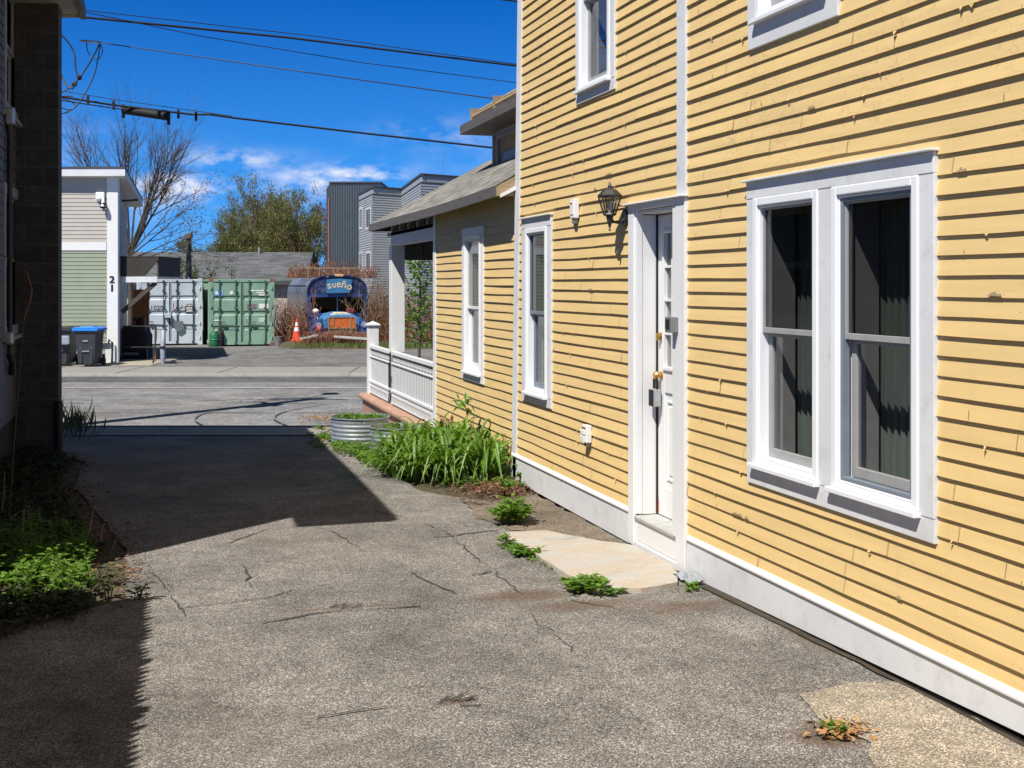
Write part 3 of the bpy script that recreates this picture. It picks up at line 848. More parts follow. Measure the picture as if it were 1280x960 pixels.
def crack(pts, w, seed):
    rr = random.Random(seed); out = []
    P = [ground_at(*p) for p in pts]
    for a, b in zip(P, P[1:]):
        n = max(2, int((b-a).length/.07))
        for k in range(n):
            q = a.lerp(b, k/n); out.append((q.x+rr.gauss(0, .012), q.y+rr.gauss(0, .012), 0))
    out.append(tuple(P[-1])[:2]+(0,))
    return strip_on_ground('asphalt_crack', out, w, .0065, MAT['crackdark'], 2, True)
for i, (pts, w_) in enumerate((
    ([(325, 780), (390, 768), (460, 763), (525, 759)], .016), ([(494, 702), (534, 727), (569, 743)], .016), ([(664, 768), (677, 782), (692, 791), (745, 796)], .014),
    ([(300, 702), (312, 722), (315, 737)], .018), ([(397, 898), (462, 887), (550, 877), (600, 874), (662, 871)], .009), ([(400, 659), (431, 674), (462, 696), (500, 715)], .016),
    ([(540, 672), (580, 668), (622, 664)], .020), ([(180, 702), (215, 745), (245, 790)], .010), ([(560, 668), (600, 700), (655, 745)], .010), ([(255, 690), (330, 664), (400, 659)], .012),
    ([(690, 791), (760, 850), (800, 905)], .006), ([(230, 760), (330, 748), (400, 730)], .010), ([(720, 752), (830, 772), (930, 780)], .010), ([(470, 640), (520, 650), (560, 668)], .014))):
    crack(pts, w_*.75, 200+i)
# concrete patch, sandy strip, stone step on the drive
g2 = lambda px, py: (lambda v: (v.x, v.y))(ground_at(px, py))
struct(poly_sheet('concrete_patch', [(3.17, 2.2), (3.17, 4.55), (2.95, 4.62), g2(1000, 868), g2(1030, 900), g2(1085, 930), g2(1090, 962), (2.3, 2.2)], .007, MAT['patch'], 5, .02))
struct(poly_sheet('sandy_strip', [(3.17, 7.6), (3.17, 9.9), g2(585, 632), g2(575, 622), g2(600, 648), g2(632, 664), g2(700, 668), (3.1, 7.7)], .008, MAT['strip'], 6, .03))
struct(poly_sheet('dirt_edge', [(3.18, 3.0), (3.18, 6.9), (3.10, 6.85), (3.13, 6.0), (3.15, 4.6), (3.155, 3.0)], .009, MAT['soil'], 8, .008))
slab = poly_sheet('stone_step_slab', [g2(626, 671), g2(680, 667), g2(735, 678), (3.15, 7.62), (3.165, 6.97), g2(849, 733), g2(800, 741), g2(742, 742), g2(700, 718), g2(660, 690)], .028, MAT['slab'], 9, .012, .10, .06)
tag(slab, 'pale stained stone slab set in the drive below the white door', 'step')

# ================================================================== YELLOW HOUSE
HX = 3.2
house = thing('yellow_house', 'yellow clapboard house with white trim, side door and front porch filling the right side', 'house', (HX, 10.62, gz(HX, 10.62)))
wl = Wall((HX, 10.62), (HX, -1.5))       # a = 10.62 - Y
A_ = lambda y: 10.62 - y
def oy(y1, y0, z0, z1): return (A_(y1), A_(y0), z0, z1)
NW = dict(y1=10.31, y0=9.475, z0=.694, z1=2.335)
UW = dict(y1=8.86, y0=8.03, z0=3.168, z1=4.83)
DW = dict(y1=6.005, y0=4.325, z0=.638, z1=2.318)
UR = dict(y1=5.996, y0=5.08, z0=3.06, z1=4.75)
inset = .05
ops = [(A_(w['y1'])+inset, A_(w['y0'])-inset, w['z0']+inset, w['z1']-inset) for w in (NW, UW, DW, UR)]
ops.append((A_(7.70), A_(6.90), -.2, 2.285))
# curled paint flakes and splinters on board edges
fk = MB(); rnd = random.Random(12)
for i in range(190):
    k = rnd.randrange(0, 46); z = .165 + k*.0853 + rnd.uniform(-.004, .004)
    y = 2.9 + 7.5*rnd.random()**1.2
    if any(o[0]-.1 < A_(y) < o[1]+.1 and o[2]-.15 < z < o[3]+.1 for o in ops): continue
    l = rnd.uniform(.008, .035); h = rnd.uniform(.006, .022); o = .018
    if rnd.random() < .72:
        fk.add([wl.P(A_(y), z, o), wl.P(A_(y)+l, z+rnd.uniform(-.003, .003), o), wl.P(A_(y)+l*.6, z-h, o+rnd.uniform(.002, .012))], [(0, 1, 2)], 0)
    else:
        fk.add([wl.P(A_(y), z+.002, o), wl.P(A_(y)+.004, z+.002, o), wl.P(A_(y)+.006, z+h*2, o-.001), wl.P(A_(y)+.001, z+h*2, o-.001)], [(0, 1, 2, 3)], 1)
for i in range(34):     # bare wood where the paint has come off along a lower edge
    k = rnd.randrange(2, 44); zb_ = .165+k*.0853; y = 2.7+7.3*rnd.random()**1.3; L_ = rnd.uniform(.03, .16); n = 9
    if any(o[0]-.12 < A_(y) < o[1]+.12 and o[2]-.15 < zb_ < o[3]+.1 for o in ops): continue
    hi = [rnd.uniform(.004, .020)*(1-abs(2*q/n-1)**3) for q in range(n+1)]
    for q in range(n):
        a0_ = A_(y)+L_*q/n; a1_ = A_(y)+L_*(q+1)/n; pr_ = lambda z: .0165*(1-(z-zb_)/.0973)+.0042
        fk.quad(wl.P(a0_, zb_+.002, pr_(zb_)), wl.P(a1_, zb_+.002, pr_(zb_)), wl.P(a1_, zb_+.003+hi[q+1], pr_(zb_+hi[q+1])), wl.P(a0_, zb_+.003+hi[q], pr_(zb_+hi[q])), 1)
boards(fk, wl, .05, wl.L, .165, 5.6, .0853, ops, .016, .007, .33, 1, lean=.046, jm=1)
fk.build('wall', [MAT['yellow'], MAT['rawwood']], house, world=True, norm=False)
# corner boards and vertical trim
mb = MB()
mb.prism([(-.045, -.06), (.105, -.06), (.105+.042*5.66, 5.6), (-.045+.046*5.66, 5.6)], lambda a, z, o: wl.P(a, z, o), -.05, .024)
mb.build('corner_board', MAT['trim'], house, world=True, bevel=.004)
mb = MB(); wl.box(mb, A_(6.955), A_(6.82), 2.312, 5.6, -.0, .026)
mb.build('corner_board', MAT['trim'], house, world=True, bevel=.004)
# baseboard with drip cap
def bb_bottom(y): return .022 if y < 3.8 else (.022-.095*min(1, (y-3.8)/3.0))
mb = MB()
for y0, y1 in ((-1.5, 3.8), (3.8, 6.8)):
    n = 6
    for k in range(n):
        ya = y0+(y1-y0)*k/n; yb = y0+(y1-y0)*(k+1)/n
        pts = [(ya, bb_bottom(ya)), (yb, bb_bottom(yb)), (yb, .150), (ya, .150)]
        mb.prism(pts, lambda y, z, x: Vector((x, y, z)), HX-.024, HX+.03)
wl.box(mb, A_(10.615), A_(7.76), -.075, .150, -.03, .024)
mb.build('baseboard', MAT['trim'], house, world=True)
mb = MB()
for ya, yb in ((6.8, -1.5), (10.615, 7.76)):
    mb.prism([(.148, .0), (.148, .036), (.158, .036), (.178, .020), (.178, 0)], lambda z, o, y: Vector((HX-o, y, z)), ya, yb)
mb.build('drip_cap', MAT['white'], house, world=True)
mb = MB(); mb.box(HX+.012, HX+.3, -1.5, 10.6, -.6, .095)
mb.build('foundation', MAT['dark'], house, world=True)
mb = MB(); y = 3.0
rnd = random.Random(4)
wl.box(mb, A_(6.72), A_(2.6), -.30, -.005, .0, .012)
mb.build('foundation_flashing', MAT['conduit'], house, world=True)
# windows
window(house, wl, A_(NW['y1']), A_(NW['y0']), NW['z0'], NW['z1'], [(A_(10.20), A_(9.585))], .775, 2.245, 1.50, storm=(), sashm='sashdark')
window(house, wl, A_(UW['y1']), A_(UW['y0']), UW['z0'], UW['z1'], [(A_(8.80), A_(8.11))], 3.255, 4.74, 3.98, sashm='sash')
window(house, wl, A_(DW['y1']), A_(DW['y0']), DW['z0'], DW['z1'], [(A_(5.925), A_(5.25)), (A_(5.125), A_(4.43))], .745, 2.225, 1.50, storm=(1,))
window(house, wl, A_(UR['y1']), A_(UR['y0']), UR['z0'], UR['z1'], [(A_(5.90), A_(5.18))], 3.20, 4.66, 3.95, inner=None, glass=('glass', 'glass'))
# white sheet in the upper right window
mb = MB(); wl.box(mb, A_(5.84), A_(5.24), 3.24, 4.6, -.16, -.15)
mb.build('window_blind', MAT['blind'], house, world=True)
# things on the indoor sill
pot = thing('plant_pot', 'small red flowerpot with a dark plant inside the right pane of the double window', 'flowerpot', (HX+.19, 4.66, .83))
mb = MB(); mb.lathe([(.045, 0), (.06, .09), (.066, .09), (.066, .11), (.055, .11)], n=14); mb.build('pot', pmat('red_pot', (.30, .02, .025), .5), pot, smooth=True)
mb = MB(); leafy(mb, (0, 0, .1), random.Random(2), 14, .20, .09, .05, .03, 6, 0, 0); mb.build('foliage', MAT['weeddark'], pot, norm=False)
# interior shell
mb = MB()
mb.box(4.6, 4.65, -1.4, 10.5, -.1, 5.5); mb.box(HX+.32, 4.6, -1.4, 10.5, 2.6, 2.72); mb.box(HX+.32, 4.6, -1.4, 10.5, .0, .12)
mb.box(HX+.26, 4.6, 8.0, 8.08, .12, 2.6); mb.box(HX+.26, 4.6, 6.5, 6.58, .12, 2.6); mb.box(HX+.3, 4.6, -1.4, -1.35, .1, 5.5); mb.box(HX+.3, 4.6, 10.45, 10.5, .1, 5.5)
mb.build('interior', MAT['room'], house, world=True)
# rest of the main block: other walls and roof (out of frame, cast the right bounce)
mb = MB()
mb.box(HX+.02, 8.6, 10.22, 10.30, .1, 5.6); mb.box(8.5, 8.6, -1.5, 10.5, .0, 5.6); mb.box(HX+.02, 8.6, -1.5, -1.42, 0, 5.6)
mb.build('rear_walls', MAT['yellow'], house, world=True)
mb = MB(); mb.prism([(2.95, 5.55), (5.9, 8.0), (8.9, 5.55), (8.9, 5.68), (5.9, 8.14), (2.95, 5.68)], lambda x, z, y: Vector((x, y, z)), -1.9, 10.65)
mb.build('roof', MAT['shingle'], house, world=True, uvfn=lambda v: (v.y, v.z*1.4))

# side door ------------------------------------------------------------
mb = MB()
wl.box(mb, A_(7.760), A_(7.660), -.07, 2.262, -.0, .030)                 # left casing
wl.box(mb, A_(7.662), A_(7.640), .150, 2.262, -.03, .018)
wl.box(mb, A_(7.010), A_(6.955), .130, 2.262, -.0, .030)                # right casing
wl.box(mb, A_(6.955), A_(6.815), -.075, 2.300, -.0, .034)
wl.box(mb, A_(7.760), A_(6.955), 2.262, 2.300, -.02, .032)
wl.box(mb, A_(7.644), A_(7.028), 2.236, 2.258, -.17, -.004)
wl.box(mb, A_(7.85), A_(6.80), 2.300, 2.312, -.0, .065)                  # drip cap
wl.box(mb, A_(7.700), A_(7.645), .144, 2.232, -.17, -.003)                  # left jamb
wl.box(mb, A_(7.026), A_(6.97), .144, 2.232, -.17, -.003)
mb.build('door_casing', MAT['white'], house, world=True, bevel=.004)
mb = MB()
wl.box(mb, A_(7.655), A_(6.965), -.03, .112, -.0, .014)
wl.box(mb, A_(7.655), A_(6.965), -.24, -.034, -.0, .028)
mb.build('door_riser', MAT['white'], house, world=True, bevel=.004)
mb = MB()
wl.box(mb, A_(7.655), A_(6.985), .113, .140, -.17, .028)
mb.build('door_threshold', MAT['threshold'], house, world=True, bevel=.006)
DO = -.145
mb = MB(); wl.box(mb, A_(7.644), A_(7.632), .15, 2.23, DO-.01, DO+.012); mb.build('jamb_gap_shade', MAT['dark'], house, world=True)  # added black strip, paints the shade in the gap between jamb and door
mb = MB()
da0, da1 = A_(7.634), A_(7.034)
wl.ring(mb, da0, da1, .146, 2.228, .11, DO-.04, DO, wb=.20, wt=.12)      # stiles and rails
wl.box(mb, da0+.11, da1-.11, 1.00, 1.17, DO-.04, DO)
wl.box(mb, da0+.11, da1-.11, .346, 1.0, DO-.04, DO-.012)
for pa0, pa1 in ((da0+.135, (da0+da1)/2-.02), ((da0+da1)/2+.02, da1-.135)):
    wl.ring(mb, pa0, pa1, .40, .95, .018, DO-.02, DO-.002)
    wl.box(mb, pa0+.04, pa1-.04, .44, .91, DO-.02, DO-.004)
wl.ring(mb, da0+.095, da1-.095, 1.155, 2.125, .026, DO-.045, DO+.014)
door = mb.build('door', MAT['white'], house, world=True, bevel=.004)
mb = MB()
for k in range(1, 4):
    zz = 1.18 + (2.10-1.18)*k/4; wl.box(mb, da0+.12, da1-.12, zz-.009, zz+.009, DO-.03, DO+.006)
for k in (1, 2):
    aa = da0+.12+(da1-da0-.24)*k/3; wl.box(mb, aa-.008, aa+.008, 1.18, 2.10, DO-.029, DO+.005)
mb.build('glazing_bars', MAT['white'], door, world=True)
mb = MB(); wl.box(mb, da0+.12, da1-.12, 1.18, 2.10, DO-.02, DO-.016); mb.build('pane', MAT['glass'], door, world=True)
mb = MB(); wl.box(mb, da0+.08, da1-.08, 1.10, 2.15, DO-.10, DO-.09); mb.build('door_curtain', MAT['blind'], door, world=True)
def lath_out(mb, a, z, prof, n=16):
    "turned profile pointing out of the wall"
    vs = []
    for r, o in prof:
        for k in range(n):
            t = 2*PI*k/n; vs.append(wl.P(a+r*math.cos(t), z+r*math.sin(t), DO+o))
    m = len(prof)
    mb.add(vs, [(i*n+k, i*n+(k+1) % n, (i+1)*n+(k+1) % n, (i+1)*n+k) for i in range(m-1) for k in range(n)] + [tuple(range(n)), tuple(range((m-1)*n, m*n))])
mb = MB(); lath_out(mb, da0+.058, 1.115, [(.030, 0), (.030, .006), (.014, .010), (.014, .022), (.028, .030), (.032, .042), (.024, .055), (.004, .058)])
mb.build('door_knob', MAT['brass'], door, world=True, smooth=True)
mb = MB(); lath_out(mb, da0+.058, 1.385, [(.030, 0), (.028, .012), (.018, .016), (.018, .03), (.004, .031)])
wl.box(mb, da0+.05, da0+.066, 1.36, 1.41, DO+.02, DO+.034)
mb.build('deadbolt', MAT['brass'], door, world=True, smooth=True)
rnd = random.Random(5)
for a, z, rx, rz in ((da1-.17, .165, .055, .035), (da0+.010, .20, .010, .06)):
    mb = MB(); pts = [wl.P(a+rx*math.cos(t)*rnd.uniform(.55, 1.25), max(.148, z+rz*math.sin(t)*rnd.uniform(.6, 1.5)), DO+.0015) for t in [2*PI*k/18 for k in range(18)]]
    mb.add(pts, [tuple(range(18))]); mb.build('rust_stain', MAT['rust'], door, world=True, norm=False)

# wall fittings ---------------------------------------------------------
lan = thing('wall_lantern', 'black carriage lantern on a bracket beside the white side door', 'lantern', (HX-.02, 7.83, 2.22))
mb = MB()
n = 18; vs = []
for o in (0.0, .014):
    for k in range(n):
        t = 2*PI*k/n; vs.append((-o, .042*math.cos(t), .062*math.sin(t)))
mb.add(vs, [tuple(range(n)), tuple(range(n, 2*n))] + [(k, (k+1) % n, n+(k+1) % n, n+k) for k in range(n)])
mb.tube([(-.01, 0, -.01), (-.05, 0, -.035), (-.09, 0, -.03), (-.118, 0, .0), (-.12, 0, .02)], [.014, .011, .010, .011, .014], 8)
mb.build('bracket', MAT['lantern'], lan, smooth=True)
cx = -.12
def hexring(r, z, n=6, ph=PI/6): return [Vector((cx+r*math.cos(ph+2*PI*k/n), r*math.sin(ph+2*PI*k/n), z)) for k in range(n)]
mb = MB()
def hexloft(mb, rings, cap=True):
    n = len(rings[0]); vs = [v for r in rings for v in r]
    mb.add(vs, [(i*n+k, i*n+(k+1) % n, (i+1)*n+(k+1) % n, (i+1)*n+k) for i in range(len(rings)-1) for k in range(n)] + ([tuple(range(n)), tuple(range((len(rings)-1)*n, len(rings)*n))] if cap else []))
hexloft(mb, [hexring(.088, .150), hexring(.088, .158), hexring(.05, .195), hexring(.026, .205), hexring(.012, .215), hexring(.014, .225), hexring(.003, .255)])
mb.build('cap', MAT['lantern'], lan)
mb = MB()
hexloft(mb, [hexring(.040, .012), hexring(.048, .022), hexring(.044, .028)])
hexloft(mb, [hexring(.082, .142), hexring(.084, .149)])
lo, hi = hexring(.043, .026), hexring(.081, .145)
for a, b in zip(lo, hi): mb.tube([a, b], .0055, 5)
hexloft(mb, [hexring(.028, .012), hexring(.018, -.03), hexring(.012, -.05), hexring(.006, -.075), hexring(.010, -.082), hexring(.002, -.098)])
mb.build('cage', MAT['lantern'], lan)
mb = MB(); hexloft(mb, [hexring(.042, .028), hexring(.079, .143)], False); mb.build('glass', MAT['lampglass'], lan)
mb = MB(); mb.lathe([(.010, .02), (.010, .06), (.020, .075), (.022, .095), (.012, .115), (.001, .12)], (cx, 0, 0), 10); mb.build('bulb', MAT['plastic'], lan, smooth=True)

bx = thing('doorbell_box', 'small white box with a grey foot high on the yellow wall left of the lantern', 'wall box', (HX-.014, 8.86, 2.24))
mb = MB(); mb.bbox(-.045, .0, -.05, .05, .03, .185, .008); mb.bbox(-.05, -.044, -.035, .035, .06, .165, .002); mb.build('housing', MAT['plastic'], bx)
mb = MB(); mb.bbox(-.035, -.0, -.03, .03, -.01, .029, .006); mb.build('foot', MAT['greymetal'], bx)
mb = MB(); mb.box(-.053, -.051, -.02, .02, .145, .153); mb.build('slot', MAT['black'], bx)
bx = thing('outlet_box', 'white covered outdoor outlet low on the yellow wall left of the door', 'wall box', (HX-.014, 8.57, .50))
mb = MB(); mb.bbox(-.05, .0, -.045, .045, .03, .165, .008); mb.build('housing', MAT['plastic'], bx)
mb = MB(); mb.bbox(-.066, -.051, -.04, .04, .035, .085, .005); mb.bbox(-.066, -.051, -.04, .04, .092, .128, .005); mb.build('cover_flap', MAT['plastic'], bx)
mb = MB(); mb.box(-.052, -.050, -.04, .04, .135, .150); mb.build('gasket', MAT['greymetal'], bx)
mb = MB(); mb.bbox(-.04, -.005, -.03, .03, .0, .029, .006); mb.build('foot', MAT['greymetal'], bx)
kp = thing('keypad_box', 'small dark grey box fixed to the white trim right of the door', 'wall box', (HX-.034, 6.95, 1.44))
mb = MB(); mb.bbox(-.055, 0, -.045, .045, 0, .10, .006); mb.build('housing', MAT['greymetal'], kp)
mb = MB(); mb.bbox(-.06, -.0551, -.03, .03, .025, .085, .002); mb.build('cover', MAT['black'], kp)
lb = thing('key_lockbox', 'grey and black key lockbox hanging from the brass door knob', 'lockbox', (HX-DO-.045, 10.62-(da0+.058), .90))
mb = MB(); mb.bbox(-.028, .028, -.034, .034, 0, .125, .010); mb.build('body', MAT['lockgrey'], lb)
mb = MB(); mb.bbox(-.040, -.028, -.030, .030, .005, .12, .005); mb.build('cover', MAT['black'], lb)
mb = MB(); mb.tube([(0, -.024, .12)]+[(0, -.024*math.cos(t), .185+.026*math.sin(t)) for t in [PI*k/8 for k in range(9)]]+[(0, .024, .12)], .010, 8); mb.build('shackle', MAT['black'], lb, smooth=True)

# ================================================================== WING AND PORCH (parts of the house)
WX = 3.22
ww = Wall((WX, 14.02), (WX, 10.42))
B_ = lambda y: 14.02-y
mb = MB()
WW = dict(y1=12.61, y0=11.74, z0=.715, z1=2.352)
boards(mb, ww, 0, ww.L, .03, 2.70, .0853, [(B_(WW['y1'])+.05, B_(WW['y0'])-.05, WW['z0']+.05, WW['z1']-.05)], .015, .008, .3, 7)
mb.build('wing_wall', MAT['yellow'], house, world=True, norm=False)
mb = MB()
ww.box(mb, -.05, .085, -.12, 2.70, -.1, .022)
mb.build('corner_board', MAT['white'], house, world=True, bevel=.004)
mb = MB(); ww.box(mb, .085, ww.L, -.22, .03, -.05, .018); mb.build('baseboard', MAT['trim'], house, world=True)
window(house, ww, B_(WW['y1']), B_(WW['y0']), WW['z0'], WW['z1'], [(B_(12.52), B_(11.83))], .80, 2.27, 1.50, cap=False, inner='blind', glass=('glass', 'glass'), cas='white', sashm='white')
mb = MB()   # dark hanging thing behind the upper pane
ww.box(mb, B_(12.30), B_(12.06), 1.72, 2.00, -.14, -.13); mb.build('window_ornament', MAT['greymetal'], house, world=True, bevel=.01)
mb = MB(); mb.box(WX+.02, 6.5, 13.9, 14.0, -.1, 2.7); mb.box(3.6, 6.5, 10.7, 10.75, .0, 2.7); mb.box(4.4, 4.45, 10.75, 13.9, -.1, 2.7); mb.build('rear_walls', MAT['wallcream'], house, world=True)
# wing roof: hipped at the street end
E0X, SL = 3.0, .58
zE = 2.665
ridgeX = 6.6; yN, yF = 10.56, 17.45
zR = zE + SL*(ridgeX-E0X)
def roof_sag(y): return -.035*math.sin(PI*min(1, max(0, (y-yN)/(yF-yN)))) - .03*max(0, (y-15.2)/2.2)
mb = MB()
ny = 14
for k in range(ny):
    ya = yN+(yF-yN)*k/ny; yb = yN+(yF-yN)*(k+1)/ny
    def top(y):
        run = min(ridgeX-E0X, yF-y+.0001); return (E0X+run, y if True else y, zE+SL*run+roof_sag(y)*(1-run/(ridgeX-E0X)))
    a = (E0X, ya, zE+roof_sag(ya)); b = (E0X, yb, zE+roof_sag(yb))
    mb.quad(a, b, top(yb), top(ya))
# street-side hip and far slope
mb.add([(E0X, yF, zE+roof_sag(yF)), (2*ridgeX-E0X, yF, zE), (ridgeX, yF-(ridgeX-E0X), zR)], [(0, 1, 2)])
mb.add([(2*ridgeX-E0X, yF, zE), (2*ridgeX-E0X, yN, zE), (ridgeX, yN, zR), (ridgeX, yF-(ridgeX-E0X), zR)], [(0, 1, 2, 3)])
mb.build('wing_roof', MAT['shingle'], house, world=True, uvfn=lambda v: (v.y, (v.x-E0X)*1.15), norm=False)
mb = MB()
for k in range(ny):
    ya = yN+(yF-yN)*k/ny; yb = yN+(yF-yN)*(k+1)/ny
    for (o0, o1, z0, z1) in ((.0, .024, -.105, -.004),):
        vs = [(E0X-.0+o, y, zE+roof_sag(y)+z) for y in (ya, yb) for o in (o0-.012, o1-.012) for z in (z0, z1)]
        mb.add(vs, [(0, 1, 3, 2), (4, 6, 7, 5), (0, 4, 5, 1), (2, 3, 7, 6), (0, 2, 6, 4), (1, 5, 7, 3)])
mb.add([(E0X-.012, yF, zE+roof_sag(yF)-.105), (7.9, yF+.0, zE-.105), (7.9, yF, zE), (E0X-.012, yF, zE+roof_sag(yF)-.004)], [(0, 1, 2, 3)])
mb.build('fascia', MAT['fascia'], house, world=True)
mb = MB(); mb.prism([(E0X, zE-.10), (WX+.01, zE-.10+.0), (WX+.01, zE+SL*(WX-E0X)-.01), (E0X, zE-.01)], lambda x, z, y: Vector((x, y, z)), yN-.022, yN-.002)
mb.build('rake_board', MAT['rawwood'], house, world=True)
mb = MB(); mb.prism([(E0X+.03, zE-.115), (WX-.0, zE-.02), (WX-.0, zE+.02), (E0X+.03, zE-.085)], lambda x, z, y: Vector((x, y, z)), yN-.05, yN-.024)
mb.build('rake_trim', MAT['white'], house, world=True)
mb = MB()
for k in range(ny):
    ya = yN+(yF-yN)*k/ny; yb = yN+(yF-yN)*(k+1)/ny
    mb.quad((E0X+.012, ya, zE-.06+roof_sag(ya)), (E0X+.012, yb, zE-.06+roof_sag(yb)), (WX+.02, yb, zE-.02+roof_sag(yb)*.6), (WX+.02, ya, zE-.02+roof_sag(ya)*.6))
mb.box(WX+.02, 6.5, 14.05, 17.3, 2.45, 2.50)
mb.build('soffit', MAT['soffit'], house, world=True)
# dormer
mb = MB()
dw_ = Wall((4.06, 14.35), (4.06, 10.7))
boards(mb, dw_, 0, dw_.L, 3.10, 3.66, .085, [(.16, 1.3, 3.22, 3.56)], .012)
mb.box(4.08, 6.4, 14.25, 14.35, 3.0, 3.66)
mb.build('dormer_wall', MAT['greyside'], house, world=True)
mb = MB(); dw_.ring(mb, .13, 1.33, 3.19, 3.59, .035, -.02, .02); mb.box(4.03, 4.10, 14.31, 14.37, 3.08, 3.66); mb.build('dormer_trim', MAT['soffit'], house, world=True)
mb = MB(); dw_.box(mb, .165, 1.295, 3.38, 3.555, -.03, -.02, 0); dw_.box(mb, .165, 1.295, 3.225, 3.375, -.03, -.02, 1)
mb.build('dormer_window', [MAT['rawwood'], MAT['sashdark']], house, world=True)
mb = MB()
mb.box(3.70, 6.5, 10.7, 14.72, 3.66, 3.78); mb.build('dormer_roof', MAT['fascia'], house, world=True, bevel=.006)
mb = MB()
for o in (.0, .09): mb.tube([(3.76+o, 14.3, 3.82+o*.9), (3.76+o, 10.7, 3.84+o*.9)], .035, 8)
for y in (14.25, 13.2, 12.2): mb.box(3.72, 3.92, y-.03, y+.03, 3.78, 3.93)
mb.build('dormer_gutter', MAT['rawwood'], house, world=True)
# porch beam and frieze
mb = MB()
pw = Wall((WX+.02, 17.0), (WX+.02, 14.02))
pw.box(mb, 0, pw.L, 2.30, 2.50, -.10, .0)
pw.box(mb, 0, pw.L, 2.64, 2.70, -.10, .0)
for k in range(6):
    aa = .02 + k*(pw.L-.06)/5; pw.box(mb, aa, aa+.05, 2.50, 2.64, -.10, -.001)
mb.build('porch_beam', MAT['trim'], house, world=True, bevel=.004)
mb = MB(); pw.box(mb, -.2, pw.L, 2.50, 2.68, -.30, -.22); mb.build('beam_filler', MAT['rawwood'], house, world=True)
mb = MB()
mb.box(WX+.1, 6.4, 17.05, 17.15, 2.10, 2.5)
for k in range(22): mb.box(WX+.1+k*.14, WX+.22+k*.14, 17.035, 17.05, 2.12, 2.48)
mb.build('porch_front_beam', MAT['fascia'], house, world=True)
mb = MB()
mb.bbox(WX+.0, WX+.195, 16.85, 17.05, .76, 2.30, .008); mb.build('porch_post', MAT['white'], house, world=True)
mb = MB(); mb.bbox(6.2, 6.4, 16.85, 17.05, .0, 2.30, .008); mb.build('porch_post', MAT['white'], house, world=True)
mb = MB()
mb.bbox(WX-.03, WX+.135, 18.62, 18.79, -.02, 1.09, .006); mb.bbox(WX-.055, WX+.16, 18.595, 18.815, 1.09, 1.115, .006)
mb.add([(WX-.04, 18.61, 1.115), (WX+.145, 18.61, 1.115), (WX+.145, 18.80, 1.115), (WX-.04, 18.80, 1.115), (WX+.052, 18.705, 1.16)], [(0, 1, 4), (1, 2, 4), (2, 3, 4), (3, 0, 4)])
mb.build('newel_post', MAT['white'], house, world=True)
rw = Wall((WX, 18.62), (WX, 14.07))
for ra0, ra1 in ((.0, 1.56), (1.78, 4.55)):
    rail = MB(); lace = MB(); slats = MB(); skirt = MB()
    rw.box(rail, ra0, ra1, .735, .785, -.06, .012)
    rw.box(rail, ra0, ra1, .600, .618, -.045, .012); rw.box(rail, ra0, ra1, .20, .235, -.045, .016);
    n = int((ra1-ra0)/.085)
    for k in range(n):
        a = ra0+.03+k*.085
        rw.box(lace, a, a+.026, .618, .735, -.012, -.0095)
        rw.box(lace, a+.026, a+.085, .650, .664, -.012, -.0097)
        rw.box(lace, a+.048, a+.062, .664, .690, -.012, -.0099)
    n = int((ra1-ra0)/.098)
    for k in range(n):
        a = ra0+.012+k*.098
        rw.box(slats, a, a+.070, .235, .60, -.026, -.0085)
    # bowed skirt board with drilled ornament
    m = 16
    for k in range(m):
        a = ra0+(ra1-ra0)*k/m; b = ra0+(ra1-ra0)*(k+1)/m
        lo = lambda q: .035 - .0*q
        vs = [rw.P(a, .20, .0), rw.P(b, .20, .0), rw.P(b, lo(b), .012), rw.P(a, lo(a), .012)]
        skirt.add(vs + [v - Vector((-.02, 0, 0)) for v in vs], [(0, 1, 2, 3), (7, 6, 5, 4), (3, 2, 6, 7), (0, 4, 5, 1)])
    bk = MB(); rw.box(bk, ra0, ra1, .60, .75, -.03, -.0115); rw.box(bk, ra0, ra1, .235, .60, -.03, -.011)  # added dark strips: paint the porch shade showing through lace and slat gaps
    rl = rail.build('porch_railing', MAT['white'], house, world=True, bevel=.003)
    lace.build('spindle_frieze', MAT['white'], rl, world=True); bk.build('gap_shade_strip', MAT['dark'], rl, world=True)
    slats.build('baluster_slats', MAT['white'], rl, world=True)
    skirt.build('railing_skirt', MAT['white'], rl, world=True)
holes = MB(); rnd = random.Random(8)
for k in range(40):
    a = .06+k*.11
    if 1.5 < a < 1.82 or a > 4.5: continue
    c = rw.P(a, .115, .014)
    for dx, dz in ((0, 0), (.03, .02), (-.03, .02), (0, -.03)):
        r = .011; pts = [c+Vector((-.0008, dx+r*math.cos(t), dz+r*math.sin(t))) for t in [2*PI*i/8 for i in range(8)]]
        holes.add(pts, [tuple(range(8))])
holes.build('skirt_cutouts', MAT['dark'], rl, world=True, norm=False)
mb = MB(); mb.box(WX-.05, WX-.01, 14.05, 14.4, -.0, .0); 
mb = MB(); mb.box(WX+.14, 6.4, 14.05, 18.78, -.06, -.005); mb.build('porch_floor', MAT['fascia'], house, world=True)
mb = MB()
mb.box(WX-.085, WX+.3, 14.05, 18.86, -.75, -.085)
mb.box(WX+.3, 6.4, 18.5, 18.86, -.75, -.085)
mb.build('porch_base', MAT['brick'], house, world=True, uvfn=lambda v: (v.y+v.x, v.z))
mb = MB()
prof = [(-.12, -.085), (-.145, -.06), (-.145, -.02), (-.115, .008), (.1, .012), (.1, -.085)]
mb.prism(prof, lambda o, z, y: Vector((WX+o, y, z)), 14.05, 18.90)
mb.build('porch_base_cap', MAT['brickcap'], house, world=True, bevel=.012)

